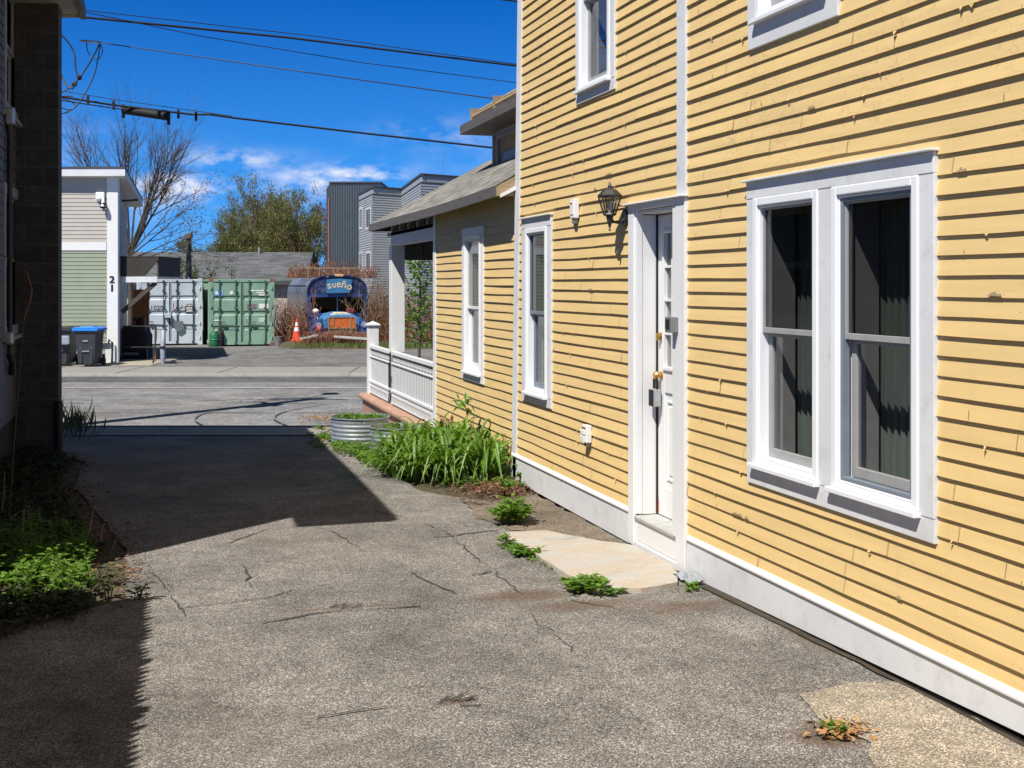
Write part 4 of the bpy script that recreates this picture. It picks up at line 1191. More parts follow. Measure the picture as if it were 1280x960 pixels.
# ================================================================== DARK HOUSE, LEFT
LX = -1.55
dh = thing('dark_house', 'dark grey clapboard house with a sooty block chimney at the left edge, all in shade', 'house', (LX, 15.0, gz(LX, 15)))
lw = Wall((LX, 7.2), (LX, 15.0))        # outward is +X
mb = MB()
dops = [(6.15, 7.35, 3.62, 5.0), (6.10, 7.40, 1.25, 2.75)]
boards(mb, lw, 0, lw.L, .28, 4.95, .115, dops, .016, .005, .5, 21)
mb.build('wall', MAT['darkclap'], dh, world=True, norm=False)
bw = Wall((-7.5, 7.2), (LX, 7.2)); fw_ = Wall((LX, 15.0), (-7.5, 15.0))
mb = MB()
gab = lambda L: (lambda a: 5.0 + min(a, L-a)*.75)
boards(mb, bw, 0, bw.L, .28, 7.3, .115, (), .016, 0, top=gab(bw.L)); boards(mb, fw_, 0, fw_.L, .28, 7.3, .115, (), .016, 0, top=gab(fw_.L))
mb.box(-7.5, -7.4, 7.2, 15, .2, 5)
mb.build('gable_walls', MAT['darkclap'], dh, world=True, norm=False)
mb = MB(); lw.box(mb, -.02, .1, .25, 5.0, -.01, .025); lw.box(mb, lw.L-.1, lw.L, .25, 5.0, -.01, .025); mb.build('corner_board', MAT['darkclap'], dh, world=True)
mb = MB(); mb.box(-7.45, LX-.02, 7.25, 14.95, -.9, .29); mb.build('foundation', MAT['foundation'], dh, world=True)
mb = MB(); mb.prism([(-.87, 5.02), (-4.5, 7.75), (-8.2, 5.02), (-8.2, 5.14), (-4.5, 7.9), (-.87, 5.16)], lambda x, z, y: Vector((x, y, z+(y-15.25)*.030)), 6.75, 15.25)
mb.build('roof', MAT['shingle2'], dh, world=True, uvfn=lambda v: (v.y, v.x*1.2))
mb = MB(); mb.prism([(-.90, 4.96), (-.845, 4.96), (-.845, 5.12), (-.90, 5.12)], lambda x, z, y: Vector((x, y, z+(y-15.25)*.030)), 6.75, 15.27); mb.build('fascia', MAT['fascia'], dh, world=True)
mb = MB(); mb.prism([(-1.55, 4.93), (-.90, 4.98), (-.90, 5.06), (-1.55, 5.5)], lambda x, z, y: Vector((x, y, z)), 15.1, 15.26); mb.build('eave_return', MAT['rawwood'], dh, world=True)
mb = MB(); mb.quad((-.88, 6.75, 4.73), (-.88, 15.25, 4.99), (-1.56, 15.25, 4.95), (-1.56, 6.75, 4.69)); mb.build('soffit', MAT['soffit'], dh, world=True)
for (a0, a1, z0, z1) in dops:
    mb = MB(); lw.ring(mb, a0-.06, a1+.06, z0-.06, z1+.06, .11, -.02, .03)
    w = mb.build('window', MAT['darktrim'], dh, world=True, bevel=.004)
    mb = MB(); lw.box(mb, a0-.10, a1+.10, z0-.10, z0-.06, -.02, .075); mb.build('sill', MAT['darktrim'], w, world=True)
    mb = MB(); zm = (z0+z1)/2
    lw.ring(mb, a0+.05, a1-.05, zm, z1-.05, .04, -.05, -.015); lw.ring(mb, a0+.05, a1-.05, z0+.05, zm, .04, -.08, -.05)
    mb.build('sash', MAT['darktrim'], w, world=True)
    mb = MB(); lw.box(mb, a0+.06, a1-.06, z0+.06, z1-.06, -.10, -.095); mb.build('pane', MAT['screen'], w, world=True)
mb = MB(); mb.box(-5, LX-.5, 7.4, 14.9, .3, 4.9); mb.build('interior', MAT['dark'], dh, world=True)
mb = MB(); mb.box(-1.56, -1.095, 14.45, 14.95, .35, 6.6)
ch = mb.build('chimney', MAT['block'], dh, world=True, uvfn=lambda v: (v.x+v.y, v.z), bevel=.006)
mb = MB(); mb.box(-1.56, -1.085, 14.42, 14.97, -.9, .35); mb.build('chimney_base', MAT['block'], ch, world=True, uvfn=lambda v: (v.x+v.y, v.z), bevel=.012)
mb = MB(); mb.tube([(-1.085, 14.40, -.3), (-1.085, 14.40, .42)], .04, 10); mb.build('downpipe_stub', MAT['conduit'], dh, world=True, smooth=True)
mb = MB(); mb.tube([(-1.50, 13.45, 1.0), (-1.50, 13.45, 3.3), (-1.51, 13.4, 3.45)], .028, 8)
mb.tube([(-1.50, 13.45, 1.0), (-1.48, 13.5, .92), (-1.50, 13.6, .8)], .035, 8)
mb.build('conduit', MAT['conduit'], dh, world=True, smooth=True)
fl = MB(); fl.bbox(-1.53, -1.44, 13.33, 13.45, 3.42, 3.60, .02); fl.build('meter_box', MAT['lockgrey'], dh, world=True)
fl = MB(); fl.bbox(-1.53, -1.45, 13.28, 13.42, 1.12, 1.25, .02); fl.build('hose_tap', MAT['lockgrey'], dh, world=True)

# picket fence beyond the left edge; its pointed shadow lies on the drive
pf = thing('picket_fence', 'tall pointed wooden picket fence just beyond the left edge, only its saw-toothed shadow showing', 'fence', (-1.04, 6.3, 0))
mb = MB(); rnd = random.Random(31)
def picket(mb, wl_, a, w, h, o0=0.0):
    pts = [(a, -.05), (a+w, -.05), (a+w, h-w*1.5), (a+w/2, h), (a, h-w*1.5)]
    mb.prism(pts, lambda aa, zz, o: wl_.P(aa, zz, o), o0, o0+.018)
f1 = Wall((-1.04, -3.0), (-1.04, 6.3)); f2 = Wall((-1.04, 6.3), (-4.2, 6.3))
for wq in (f1, f2):
    a = 0.0
    while a < wq.L-.05:
        picket(mb, wq, a, .064, 1.81+rnd.uniform(-.04, .03)); a += .066
mb.build('pickets', MAT['rawwood'], pf, world=True)
mb = MB()
for wq in (f1, f2):
    for z in (.35, 1.45): wq.box(mb, 0, wq.L, z, z+.08, -.05, -.001)
mb.build('rails', MAT['rawwood'], pf, world=True)
for y in (6.25, 4.95, 4.25, 2.2, .2, -1.8):
    mb = MB(); mb.bbox(-1.15, -1.06, y-.035, y+.035, -.1, 1.90 if y in (4.95, 4.25) else 1.70, .01); mb.build('post', MAT['rawwood'], pf, world=True)

# ================================================================== NEAR PLANTS AND LITTER
rnd = random.Random(40)
protos = []
for k in range(3):
    mb = MB(); strap_leaves(mb, (0, 0, -.02), random.Random(50+k), 95, .60, .036)
    o = mb.build('daylily', MAT['lily'], norm=False); weld(o); protos.append(o)
spots = [(2.93, 10.72, 1.0), (2.62, 10.85, .95), (2.33, 11.02, .85), (2.98, 11.35, 1.05), (2.62, 11.55, 1.0), (2.30, 11.75, .9), (2.95, 12.05, 1.05), (2.62, 12.25, .95), (2.9, 12.7, .95), (2.2, 11.35, .7)]
lab = ['daylily clump nearest the corner of the yellow house', 'low front daylily clump beside the dead leaves', 'small daylily clump leaning over the edge of the drive', 'tall daylily clump under the narrow wing window', 'broad daylily clump in the middle of the bed', 'front daylily clump drooping on the drive near the tubs', 'tall daylily clump against the wing wall', 'daylily clump at the back beside the ribbed tub', 'rearmost daylily clump by the porch corner', 'lowest daylily clump at the front edge of the bed']
for i, (x, y, s_) in enumerate(spots):
    if i < 3: o = protos[i]
    else: o = protos[i % 3].copy(); C.objects.link(o)
    o.location = (x, y, gz(x, y)); o.rotation_euler = (0, 0, i*1.7); o.scale = (s_, s_, s_*.92)
    tag(o, 'green ' + lab[i], 'plant', 'daylilies beside the house')
# young sapling standing in the bed
sp = thing('maple_seedling', 'thin seedling with a tuft of pale green leaves above the daylilies', 'seedling', (3.02, 11.62, gz(3, 11.6)))
mb = MB(); mb.tube([(0, 0, 0), (.02, .02, .3), (.0, .12, .58), (-.02, .16, .66)], [.008, .007, .005, .003], 6); mb.build('stem', MAT['redstem'], sp)
mb = MB(); rnd = random.Random(6)
for k in range(26): leaf_quad(mb, Vector((-.02, .17, .66))+rvec(rnd)*.07, rvec(rnd)*.8+Vector((0, 0, .1)), Vector((0, 0, 1)), rnd.uniform(.07, .12), .05)
mb.build('foliage', MAT['weed'], sp, norm=False)
mb = MB(); rnd = random.Random(16)
for k in range(14): leaf_quad(mb, Vector((-.16, .3, .47))+rvec(rnd)*.07, rvec(rnd)+Vector((0, 0, -.1)), Vector((0, 0, 1)), rnd.uniform(.06, .09), .04)
mb.build('withered_leaves', MAT['litter'], sp, norm=False)
# weeds round the slab
def weed(px, py, label, stems, h, spread, L, w, seed, name='weed_plant', dx=0, mat='weed'):
    v = ground_at(px, py)
    mb = MB(); leafy(mb, (0, 0, 0), random.Random(seed), stems, h, spread, L, w)
    o = mb.build(name, [MAT[mat], MAT['gstem']], loc=(v.x, v.y, v.z+.01), norm=False)
    return tag(o, label, 'weed', 'weeds in the cracks by the door')
weed(640, 655, 'bushy green weed at the far corner of the pale stone slab', 40, .27, .19, .085, .034, 1)
weed(632, 684, 'single sprig of weed on the left tip of the stone slab', 4, .14, .03, .06, .03, 2)
weed(656, 694, 'flat green weed on the left edge of the stone slab', 20, .07, .13, .05, .028, 3)
weed(730, 740, 'leafy green weed at the near point of the stone slab', 42, .11, .17, .05, .03, 4)
weed(765, 743, 'small low weed right of the near point of the slab', 9, .05, .08, .035, .022, 5)
weed(862, 737, 'tiny weed by the crumpled scrap under the trim', 8, .04, .09, .03, .02, 6)
weed(1048, 917, 'small green weed in the brown litter on the concrete patch', 10, .04, .06, .03, .02, 7)
weed(660, 608, 'dark leafy weed against the grey baseboard corner', 12, .22, .08, .10, .055, 8)
weed(632, 618, 'pale green weed in the dead leaves below the house corner', 14, .15, .10, .07, .035, 9)
# crumpled scrap of flashing by the trim
mb = MB(); rnd = random.Random(3); nn = 7
v0 = ground_at(872, 728)
for j in range(nn):
    for i in range(nn):
        mb.v.append((-.05+.10*i/6+rnd.uniform(-.008, .008), -.13+.26*j/6+rnd.uniform(-.008, .008), .012+rnd.uniform(0, .03)))
for j in range(nn-1):
    for i in range(nn-1): mb.f.append((j*nn+i, j*nn+i+1, (j+1)*nn+i+1, (j+1)*nn+i)); mb.m.append(0)
tag(mb.build('crumpled_scrap', MAT['lockgrey'], loc=(3.10, 6.62, gz(3.1, 6.6)+.005), norm=False), 'crumpled grey scrap lying under the trim right of the door', 'scrap')
# dead leaf heap under the house corner
rnd = random.Random(77); pts = []
for i in range(1500):
    px = rnd.gauss(622, 24); py = rnd.gauss(612, 7.5)
    if py < 590: py = 590+rnd.random()*20
    if px > 666: continue
    v = ground_at(px, min(632, py)); 
    if v.x > 3.17: v.x = 3.15
    hgt = .07*math.exp(-((px-622)/30)**2)*rnd.random(); pts.append((v.x, v.y, v.z+hgt+.01))
mb = MB(); litter(mb, pts, rnd, (.018, .05))
for i in range(190):
    v = Vector(rnd.choice(pts)); d = rvec(rnd); d.z = abs(d.z)*.5; mb.tube([v, v+d*.09, v+d*.16+Vector((0, 0, -.02))], .0022, 3)
tag(mb.build('dead_leaf_heap', MAT['litter'], norm=False), 'heap of brown dead leaves and stalks at the house corner', 'dead leaves', kind='stuff')
rnd = random.Random(78); pts = []
for i in range(330):
    px, py = rnd.choice([(400, 523, 16, 2.5), (1048, 918, 18, 6), (1048, 918, 18, 6), (100, 700, 22, 14), (455, 560, 25, 12), (430, 545, 22, 8), (410, 545, 18, 8)])[:2], None
    px, py = px
    sd = {400: (16, 2.0), 1048: (17, 6), 100: (26, 14), 455: (30, 14), 430: (24, 8), 410: (18, 8)}[px]
    v = ground_at(rnd.gauss(px, sd[0]), rnd.gauss(py, sd[1])); pts.append((v.x, v.y, v.z+.008))
for i in range(260):
    v = ground_at(rnd.gauss(402, 15), rnd.gauss(524, 1.8)); pts.append((v.x, v.y, v.z+.03*rnd.random()))
mb = MB(); litter(mb, pts, rnd, (.02, .055)); tag(mb.build('scattered_dead_leaves', MAT['litterorange'], norm=False), 'scattered orange and brown dead leaves along the drive edges', 'dead leaves', kind='stuff')
rnd = random.Random(79); pts = []
for i in range(900):
    y = rnd.uniform(6.2, 15.5); x = drive_left(y)+rnd.gauss(-.03, .10); pts.append((x, y, gz(x, y)+.006))
mb = MB(); litter(mb, pts, rnd, (.018, .05)); tag(mb.build('edge_litter', MAT['litter'], norm=False), 'brown leaf litter lying along the shaded left edge of the drive', 'dead leaves', kind='stuff')
# small brown twig scraps on the drive
mb = MB(); rnd = random.Random(9)
for px, py, n in ((565, 877, 9), (1040, 910, 14), (595, 720, 3), (426, 760, 6)):
    for k in range(n):
        v = ground_at(px+rnd.gauss(0, 15), py+rnd.gauss(0, 3)); d = (rvec(rnd)+Vector((1.2, .5, 0))).normalized(); d.z = abs(d.z)*.12
        mb.tube([v+Vector((0, 0, .006)), v+d*.05+Vector((0, 0, .006)), v+d*.09+Vector((0, 0, .008))], .003, 4)
tag(mb.build('twig_scraps', MAT['bark'], norm=False), 'dark broken twigs lying on the asphalt drive', 'twigs', kind='stuff')
# two galvanised tubs
def tub(label, loc, r, h, sx, seed):
    t = thing('steel_tub', label, 'planter', loc, 0, 'galvanised tubs by the porch')
    prof = []
    nz = 30
    for i in range(nz+1):
        z = h*i/nz; prof.append((r*(1-.02*(1-i/nz)) + (.006*math.sin(z*2*PI/(h/7.0)) if .04 < z < h-.04 else 0), z))
    mb = MB(); mb.lathe(prof + [(r+.014, h), (r+.014, h+.012), (r-.008, h+.012), (r-.02, h-.08)], n=40, sx=sx, cap=False)
    mb.build('wall', MAT['galv'], t, smooth=True, crease=60)
    mb = MB(); mb.lathe([(r-.012, h-.07), (r*.5, h-.05), (.01, h-.04)], n=30, sx=sx, cap=False); mb.build('soil', MAT['soil'], t)
    return t
p1 = Vector((2.60, 13.35, 0)); p1.z = gz(p1.x, p1.y)-.02
p2 = Vector((2.42, 14.75, 0)); p2.z = gz(p2.x, p2.y)-.02
tub('ribbed galvanised steel tub nearer the daylilies', p1, .30, .34, 1.0, 1)
tub('ribbed galvanised steel tub nearer the street full of seedlings', p2, .36, .36, 1.0, 2)
for p, r, n, lbl in ((p1, .24, 14, 'small green herbs in the nearer steel tub'), (p2, .32, 90, 'low green seedlings filling the farther steel tub')):
    mb = MB(); rr = random.Random(int(r*100))
    for k in range(n):
        a = rr.uniform(0, 2*PI); q = r*math.sqrt(rr.random()); leafy(mb, (q*math.cos(a), q*math.sin(a), 0), rr, 3, .13, .06, .055, .03, 4)
    tag(mb.build('tub_seedlings', [MAT['weed'], MAT['gstem']], loc=(p.x, p.y, p.z+.29), norm=False), lbl, 'seedlings', kind='stuff')
# creeping weeds along the bed edge
mb = MB(); rnd = random.Random(61)
for i in range(150):
    f = rnd.random()
    px = 398+f*115 + rnd.gauss(0, 8); py = 545+f*50+rnd.gauss(0, 5)
    v = ground_at(px, py); leafy(mb, (v.x, v.y, v.z), rnd, 4, .12, .09, .055, .03, 5)
for i in range(36):
    f = rnd.random(); px = 625+f*125+rnd.gauss(0, 3); py = 678+f*64+rnd.gauss(0, 2); v = ground_at(px, py)
    leafy(mb, (v.x, v.y, v.z), rnd, 3, .03, .04, .025, .015, 4)
for i in range(60):
    px = rnd.gauss(610, 28); v = ground_at(px, 600+rnd.random()*14); leafy(mb, (min(3.1, v.x), v.y, v.z+.03), rnd, 2, .10, .05, .05, .025, 4)
tag(mb.build('creeping_weeds', [MAT['weed'], MAT['gstem']], norm=False), 'low creeping weeds along the tubs and the edge of the slab', 'weeds', kind='stuff')
# left verge: lit weed patch, dark undergrowth, dry stalks
mb = MB(); rnd = random.Random(62)
for i in range(270):
    px = rnd.gauss(45, 36); py = rnd.gauss(706, 20)
    if px > 108: px = 108-rnd.random()*40
    if py < 672: py = 672+rnd.random()*50
    v = ground_at(px, py); leafy(mb, (v.x, v.y, v.z), rnd, 4, rnd.uniform(.08, .30), .10, rnd.uniform(.035, .07), .03, 6)
tag(mb.build('verge_weeds', [MAT['weed'], MAT['gstem']], norm=False), 'sunlit patch of green weeds at the left edge of the drive', 'weeds', kind='stuff')
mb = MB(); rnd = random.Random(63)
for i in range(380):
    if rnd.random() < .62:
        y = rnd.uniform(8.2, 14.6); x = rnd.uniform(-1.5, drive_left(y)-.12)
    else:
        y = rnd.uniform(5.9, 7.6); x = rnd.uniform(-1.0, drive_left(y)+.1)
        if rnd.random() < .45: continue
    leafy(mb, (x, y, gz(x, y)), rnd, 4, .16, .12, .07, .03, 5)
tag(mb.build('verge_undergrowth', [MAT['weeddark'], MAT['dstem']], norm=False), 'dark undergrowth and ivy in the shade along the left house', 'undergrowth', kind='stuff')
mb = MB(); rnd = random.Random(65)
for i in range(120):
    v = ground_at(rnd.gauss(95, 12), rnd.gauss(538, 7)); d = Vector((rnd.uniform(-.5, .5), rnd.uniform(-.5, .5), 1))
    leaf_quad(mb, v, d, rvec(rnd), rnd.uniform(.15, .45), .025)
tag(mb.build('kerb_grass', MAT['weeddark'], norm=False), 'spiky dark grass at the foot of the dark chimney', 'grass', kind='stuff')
def stalk(px, py, top, label, mat='redstem', r=.005):
    v = ground_at(px, py); zd = v.x*ST+v.y*CT
    q = S(su(top[0], zd), zd, sz(top[1], zd)); q = q - v
    mb = MB(); mb.tube([(0, 0, -.02), q*.5+Vector((.012, 0, .01)), q], [r, r*.8, r*.4], 5)
    for k in (.35, .6): mb.tube([q*k, q*k+Vector((.03, -.01, .03))], [r*.5, r*.25], 4)
    tag(mb.build('dry_stalk', MAT[mat], loc=v, norm=False), label, 'stalk', 'dry stalks in the verge')
stalk(104, 688, (117, 632), 'tallest reddish dry stalk beside the weed patch')
stalk(121, 692, (128, 656), 'short reddish stalk right of the tallest one')
stalk(136, 692, (145, 672), 'shortest dry stalk near the shadow edge')
stalk(22, 700, (30, 636), 'pale stalk rising out of the weeds', 'stem')
stalk(34, 690, (38, 653), 'thin straw stalk in the weeds', 'stem')
stalk(42, 688, (52, 666), 'leaning straw stalk right of the pale one', 'stem')
stalk(0, 650, (6, 588), 'tall straw stalk at the picture edge', 'stem')
mb = MB()
for dx, dz in ((0, 0),):
    mb.tube([S(su(30, 9), 9, sz(400, 9)), S(su(38, 9), 9, sz(375, 9)), S(su(40, 9), 9, sz(362, 9)), S(su(33, 9), 9, sz(338, 9))], [.004, .005, .005, .004], 5)
    mb.tube([S(su(-60, 9), 9, sz(290, 9)), S(su(0, 9), 9, sz(318, 9)), S(su(30, 9), 9, sz(330, 9)), S(su(46, 9), 9, sz(341, 9))], [.006, .004, .003, .002], 5)
    mb.tube([S(su(-60, 9), 9, sz(290, 9)), S(su(-90, 9), 9, sz(480, 9)), S(su(-95, 9), 9, G(9)-.05)], [.006, .009, .011], 5, 1)
    mb.tube([S(su(30, 9), 9, sz(400, 9)), S(su(20, 9), 9.0, sz(520, 9)), S(su(10, 9), 9.0, G(9)-.05)], [.004, .006, .006], 5, 1)
tag(mb.build('bare_vine', [MAT['twigred'], MAT['bark']], norm=False), 'thin bare vine arching in front of the dark house', 'vine')

# ================================================================== UTILITY POLE AND CABLES
pb = Vector((-2.15, 18.9, 0)); pb.z = gz(pb.x, pb.y)
pole = thing('utility_pole', 'wooden utility pole hidden behind the dark chimney, its shadow crossing the street', 'pole', pb)
mb = MB(); mb.tube([(0, 0, -.3), (0, 0, 5), (0, 0, 9.7)], [.19, .17, .14], 12); mb.build('shaft', MAT['pole'], pole, smooth=True)
mb = MB(); mb.beam((-.75*CT, .75*ST, 9.1), (.75*CT, -.75*ST, 9.1), .09, .11); mb.beam((-.1, .5, 7.6), (.1, -.5, 7.6), .08, .1); mb.build('crossarm', MAT['pole'], pole)
mb = MB(); mb.tube([(0, 0, 7.9), (.3, .5, 8.4), (.9, 1.5, 8.6)], .03, 8); mb.bbox(.75, 1.05, 1.3, 1.8, 8.5, 8.66, .04); mb.build('street_lamp_arm', MAT['greymetal'], pole)
mb = MB(); mb.lathe([(.02, 6.3), (.22, 6.32), (.22, 7.1), (.17, 7.16), (.02, 7.18)], (.32, .1, 0), 16); mb.build('transformer', MAT['greymetal'], pole, smooth=True)
rnd = random.Random(90)
def cable(name, label, pts, r, sag=0.0, ext=None, grp='overhead cables', mat='cable'):
    P = [S(su(px, t), t, sz(py, t)) for px, py, t in pts]
    if ext:
        P = [S(su(ext[0][0], ext[0][2]), ext[0][2], sz(ext[0][1], ext[0][2]))] + P
    out = []
    for a, b in zip(P, P[1:]):
        n = 14
        for k in range(n): out.append(a.lerp(b, k/n) - Vector((0, 0, sag*4*(k/n)*(1-k/n))))
    out.append(P[-1])
    mb = MB(); mb.tube(out, r, 6)
    return tag(mb.build(name, MAT[mat], norm=True), label, 'cable', grp)
cable('power_cable', 'thick twisted black cable highest over the street', [(20, 13, 20), (360, 47, 22.4), (700, 89, 25)], .022, .0)
cable('power_cable', 'thin cable just above the thick twisted one', [(20, 3, 19.6), (400, 46, 22.4), (700, 88, 25.2)], .008, .0)
cable('power_cable', 'thin cable sagging below the thick twisted one', [(20, -3, 19.5), (250, 45, 21.6), (450, 78, 23.2), (720, 113, 25.2)], .008, .0)
cable('service_cable', 'thin grey service cable running from the looped wires to the dormer', [(130, 54, 19.5), (380, 90, 18.0), (622, 124, 15.3)], .009, .0, mat='cable')
cable('telephone_cable', 'lowest heavy black telephone cable with clamps', [(20, 112, 19.5), (140, 131, 20.1), (240, 143, 20.6), (262, 143, 20.7), (290, 147, 20.9), (450, 166, 21.8), (690, 193, 23.2)], .020, .0)
cable('messenger_wire', 'thin wire strung just above the lowest telephone cable', [(20, 104, 19.5), (140, 124, 20.1), (290, 145, 20.9)], .006, .0)
cable('telephone_cable', 'short second cable under the lowest telephone cable', [(20, 116, 19.5), (100, 129, 19.9), (155, 137, 20.15)], .012, .0)
cable('power_cable', 'short cable crossing the top corner beside the yellow wall', [(560, -9, 26), (640, 1, 27), (720, 12, 28)], .02)
sc = thing('splice_case', 'black cable splice case hanging on the lowest cable', 'splice case', S(su(182, 20.3), 20.3, sz(141, 20.3)), -TH)
a = Vector((su(153, 20.3)-su(182, 20.3), 0, sz(137, 20.3)-sz(141, 20.3))); b = Vector((su(212, 20.3)-su(182, 20.3), 0, sz(146, 20.3)-sz(141, 20.3)))
mb = MB(); mb.tube([a, a.lerp(b, .02), a.lerp(b, .98), b], [.055, .072, .072, .055], 12); mb.build('housing', MAT['black'], sc, smooth=True)
for f in (.02, .98):
    mb = MB(); q = a.lerp(b, f); mb.box(q.x-.02, q.x+.02, -.03, .03, q.z-.14, q.z+.09); mb.build('clamp', MAT['black'], sc)
for px, py in ((110, 122), (142, 128), (223, 139), (245, 142)):
    v = S(su(px, 20.1), 20.1, sz(py+4, 20.1))
    mb = MB(); mb.bbox(-.022, .022, -.02, .02, -.07, .085, .006); tag(mb.build('cable_clamp', MAT['black'], loc=v), 'small black clamp on the lowest telephone cable' if px != 142 else 'small black clamp on the lowest telephone cable', 'clamp', 'clamps on the telephone cable')
# loops of slack wire at the pole
def loop_px(label, pts, r=.011, t=19.3):
    P = [S(su(px, t), t+.1*math.sin(i), sz(py, t)) for i, (px, py) in enumerate(pts)]
    # Catmull-Rom
    out = []
    for i in range(len(P)-1):
        p0, p1, p2, p3 = P[max(0, i-1)], P[i], P[i+1], P[min(len(P)-1, i+2)]
        for k in range(6):
            s_ = k/6
            out.append(.5*((2*p1)+(p2-p0)*s_+(2*p0-5*p1+4*p2-p3)*s_*s_+(3*p1-p0-3*p2+p3)*s_**3))
    out.append(P[-1])
    mb = MB(); mb.tube(out, r, 6); tag(mb.build('slack_wire', MAT['cable']), label, 'wire', 'slack wires at the chimney')
loop_px('long slack wire hanging from the bracket down behind the chimney', [(126, 52), (120, 72), (116, 90), (107, 115), (96, 135), (80, 143), (60, 140)])
loop_px('slack wire looping beside the chimney edge', [(60, 30), (80, 48), (90, 65), (94, 85), (99, 100), (92, 112), (80, 100), (70, 80)], .014)
loop_px('slack wire with a knot crossing the other loops', [(126, 52), (113, 72), (100, 92), (88, 108), (70, 122)])
loop_px('small ring of slack wire below the bracket', [(108, 52), (107, 62), (112, 70), (122, 74), (130, 66), (128, 56), (122, 52)], .008)
loop_px('low slack wire curling round the telephone cable', [(60, 118), (82, 124), (92, 132), (84, 137), (70, 130), (78, 122), (92, 121)], .008)
mb = MB(); mb.beam(S(su(101, 19.3), 19.3, sz(51, 19.3)), S(su(126, 19.3), 19.3, sz(53, 19.3)), .03, .035)
tag(mb.build('wire_bracket', MAT['greymetal']), 'small metal bracket holding the looped service wires', 'bracket')
for px, py in ((99, 97), (93, 105)):
    mb = MB(); mb.sphere((0, 0, 0), .045, 8); tag(mb.build('wire_knot', MAT['cable'], loc=S(su(px, 19.3), 19.3, sz(py, 19.3)), smooth=True), 'upper black knot of tape on the slack wires' if px == 99 else 'lower black knot of tape on the slack wires', 'wire knot')

# ================================================================== ACROSS THE STREET
# --- two-storey shop building, left
t0 = 34.8; uc = su(147, t0)
shop = thing('shop_building', 'two-storey building with tan upper and sage lower siding, house number 21 on its white corner', 'building', S(uc, t0, G(t0)), -TH)
zb = 0.0; Zt = sz(222, t0)-G(t0); Zm0 = sz(313, t0)-G(t0); Zm1 = sz(303, t0)-G(t0)
fw2 = Wall((-9.0, 0), (-.02, 0))      # outward: d=(1,0) -> n=(0,-1): toward the camera
sw = Wall((0, .02), (-1.55, 5.6))  # d=(-,+) n=(d.y,-d.x)=(+,+): to the right
roofdrop = .085
mb = MB(); boards(mb, fw2, 0, fw2.L, .28, Zm0, .118, (), .014); mb.build('lower_wall', MAT['sage'], shop, norm=False)
mb = MB(); boards(mb, fw2, 0, fw2.L, Zm1, Zt, .118, (), .014); mb.build('upper_wall', MAT['tan'], shop, norm=False)
mb = MB(); boards(mb, sw, 0, sw.L, .1, Zt-.1, .118, (), .014, top=lambda a: Zt-.1-a*roofdrop); mb.build('side_wall', MAT['tan'], shop, norm=False)
mb = MB(); fw2.box(mb, 0, fw2.L-.30, Zm0, Zm1, -.02, .03); mb.build('belt_board', MAT['white'], shop)
mb = MB(); mb.box(-.30, .0, -.035, .0, .0, Zt); mb.box(-.005, .02, -.03, .12, .0, Zt); mb.build('corner_board', MAT['white'], shop)
mb = MB(); mb.prism([(-9, -.25), (.32, -.32), (-1.1, 5.9), (-9, 5.9)], lambda x, y, z: Vector((x, y, z - max(0, y)*roofdrop)), Zt+.02, Zt+.24); mb.build('roof', MAT['trim'], shop)
mb = MB(); mb.prism([(-9, -.27), (.34, -.34), (-1.1, 5.95), (-9, 5.9)], lambda x, y, z: Vector((x, y, z - max(0, y)*roofdrop)), Zt+.242, Zt+.29); mb.build('roof_edge', MAT['roofdark'], shop)
mb = MB(); mb.box(-9, -1.6, .05, 5.6, 0, Zt-.55); mb.box(-9, -9.05, 0, 5.6, 0, Zt-.5); mb.build('rear_walls', MAT['tan'], shop)
mb = MB()
for ch_, zz in (('2', 354), ('1', 364.5)):
    zc = sz(zz, t0)-G(t0)
    for q in range(6): text_mb(mb, ch_, lambda x, y, d, zc=zc, q=q: Vector((-.15+x+(q % 3-1)*.016, -.037-d-.0006*q, zc+y+(q//3)*.014)), .29, .004)
mb.build('house_number', MAT['textblack'], shop, norm=False)
mb = MB(); zc = sz(248, t0)-G(t0); mb.bbox(-.62, -.36, -.09, -.02, zc-.05, zc+.18, .02); mb.tube([(-.5, -.08, zc), (-.5, -.2, zc-.06)], .05, 8); mb.tube([(-.4, -.08, zc-.02), (-.36, -.2, zc-.14), (-.36, -.22, zc-.26)], [.03, .05, .07], 8)
fl_ = mb.build('floodlight', MAT['plastic'], shop)
mb = MB(); mb.bbox(-.44, -.30, -.26, -.12, zc-.30, zc-.14, .02); mb.build('lamp_head', MAT['black'], fl_)
mb = MB(); mb.tube([(.05, .2, zc-.06), (.5, .3, zc-.02)], .03, 8); mb.build('lamp_arm', MAT['black'], shop)
# canopy on the side
cz0 = sz(346, 36)-G(t0); cz1 = sz(322, 36)-G(t0)
mb = MB()
mb.prism([(.0, cz0), (.72, cz0+.02), (1.12, cz1-.10), (1.12, cz1), (.0, cz1)], lambda x, z, y: Vector((x, y, z)), .25, .29)
mb.prism([(-.1, cz1-.02), (1.14, cz1-.02), (1.14, cz1+.02), (-.1, cz1+.02)], lambda x, z, y: Vector((x, y, z)), .25, 2.6)
mb.box(1.08, 1.12, .29, 2.6, cz0, cz1-.02)
cn = mb.build('canopy', MAT['canopy'], shop)
mb = MB(); mb.box(.03, 1.10, .22, .26, cz0-.17, cz0-.002); mb.box(.03, 1.10, .26, 2.6, cz0-.05, cz0-.003); mb.build('canopy_fascia', MAT['trim'], cn)
mb = MB(); mb.beam((1.02, .35, cz0-.18), (.02, .35, cz0-1.05), .10, .12); mb.build('canopy_brace', MAT['bark'], cn)
mb = MB(); mb.box(-.33, -.05, -.10, -.036, .0, .55); mb.build('corner_foot', MAT['trim'], shop)
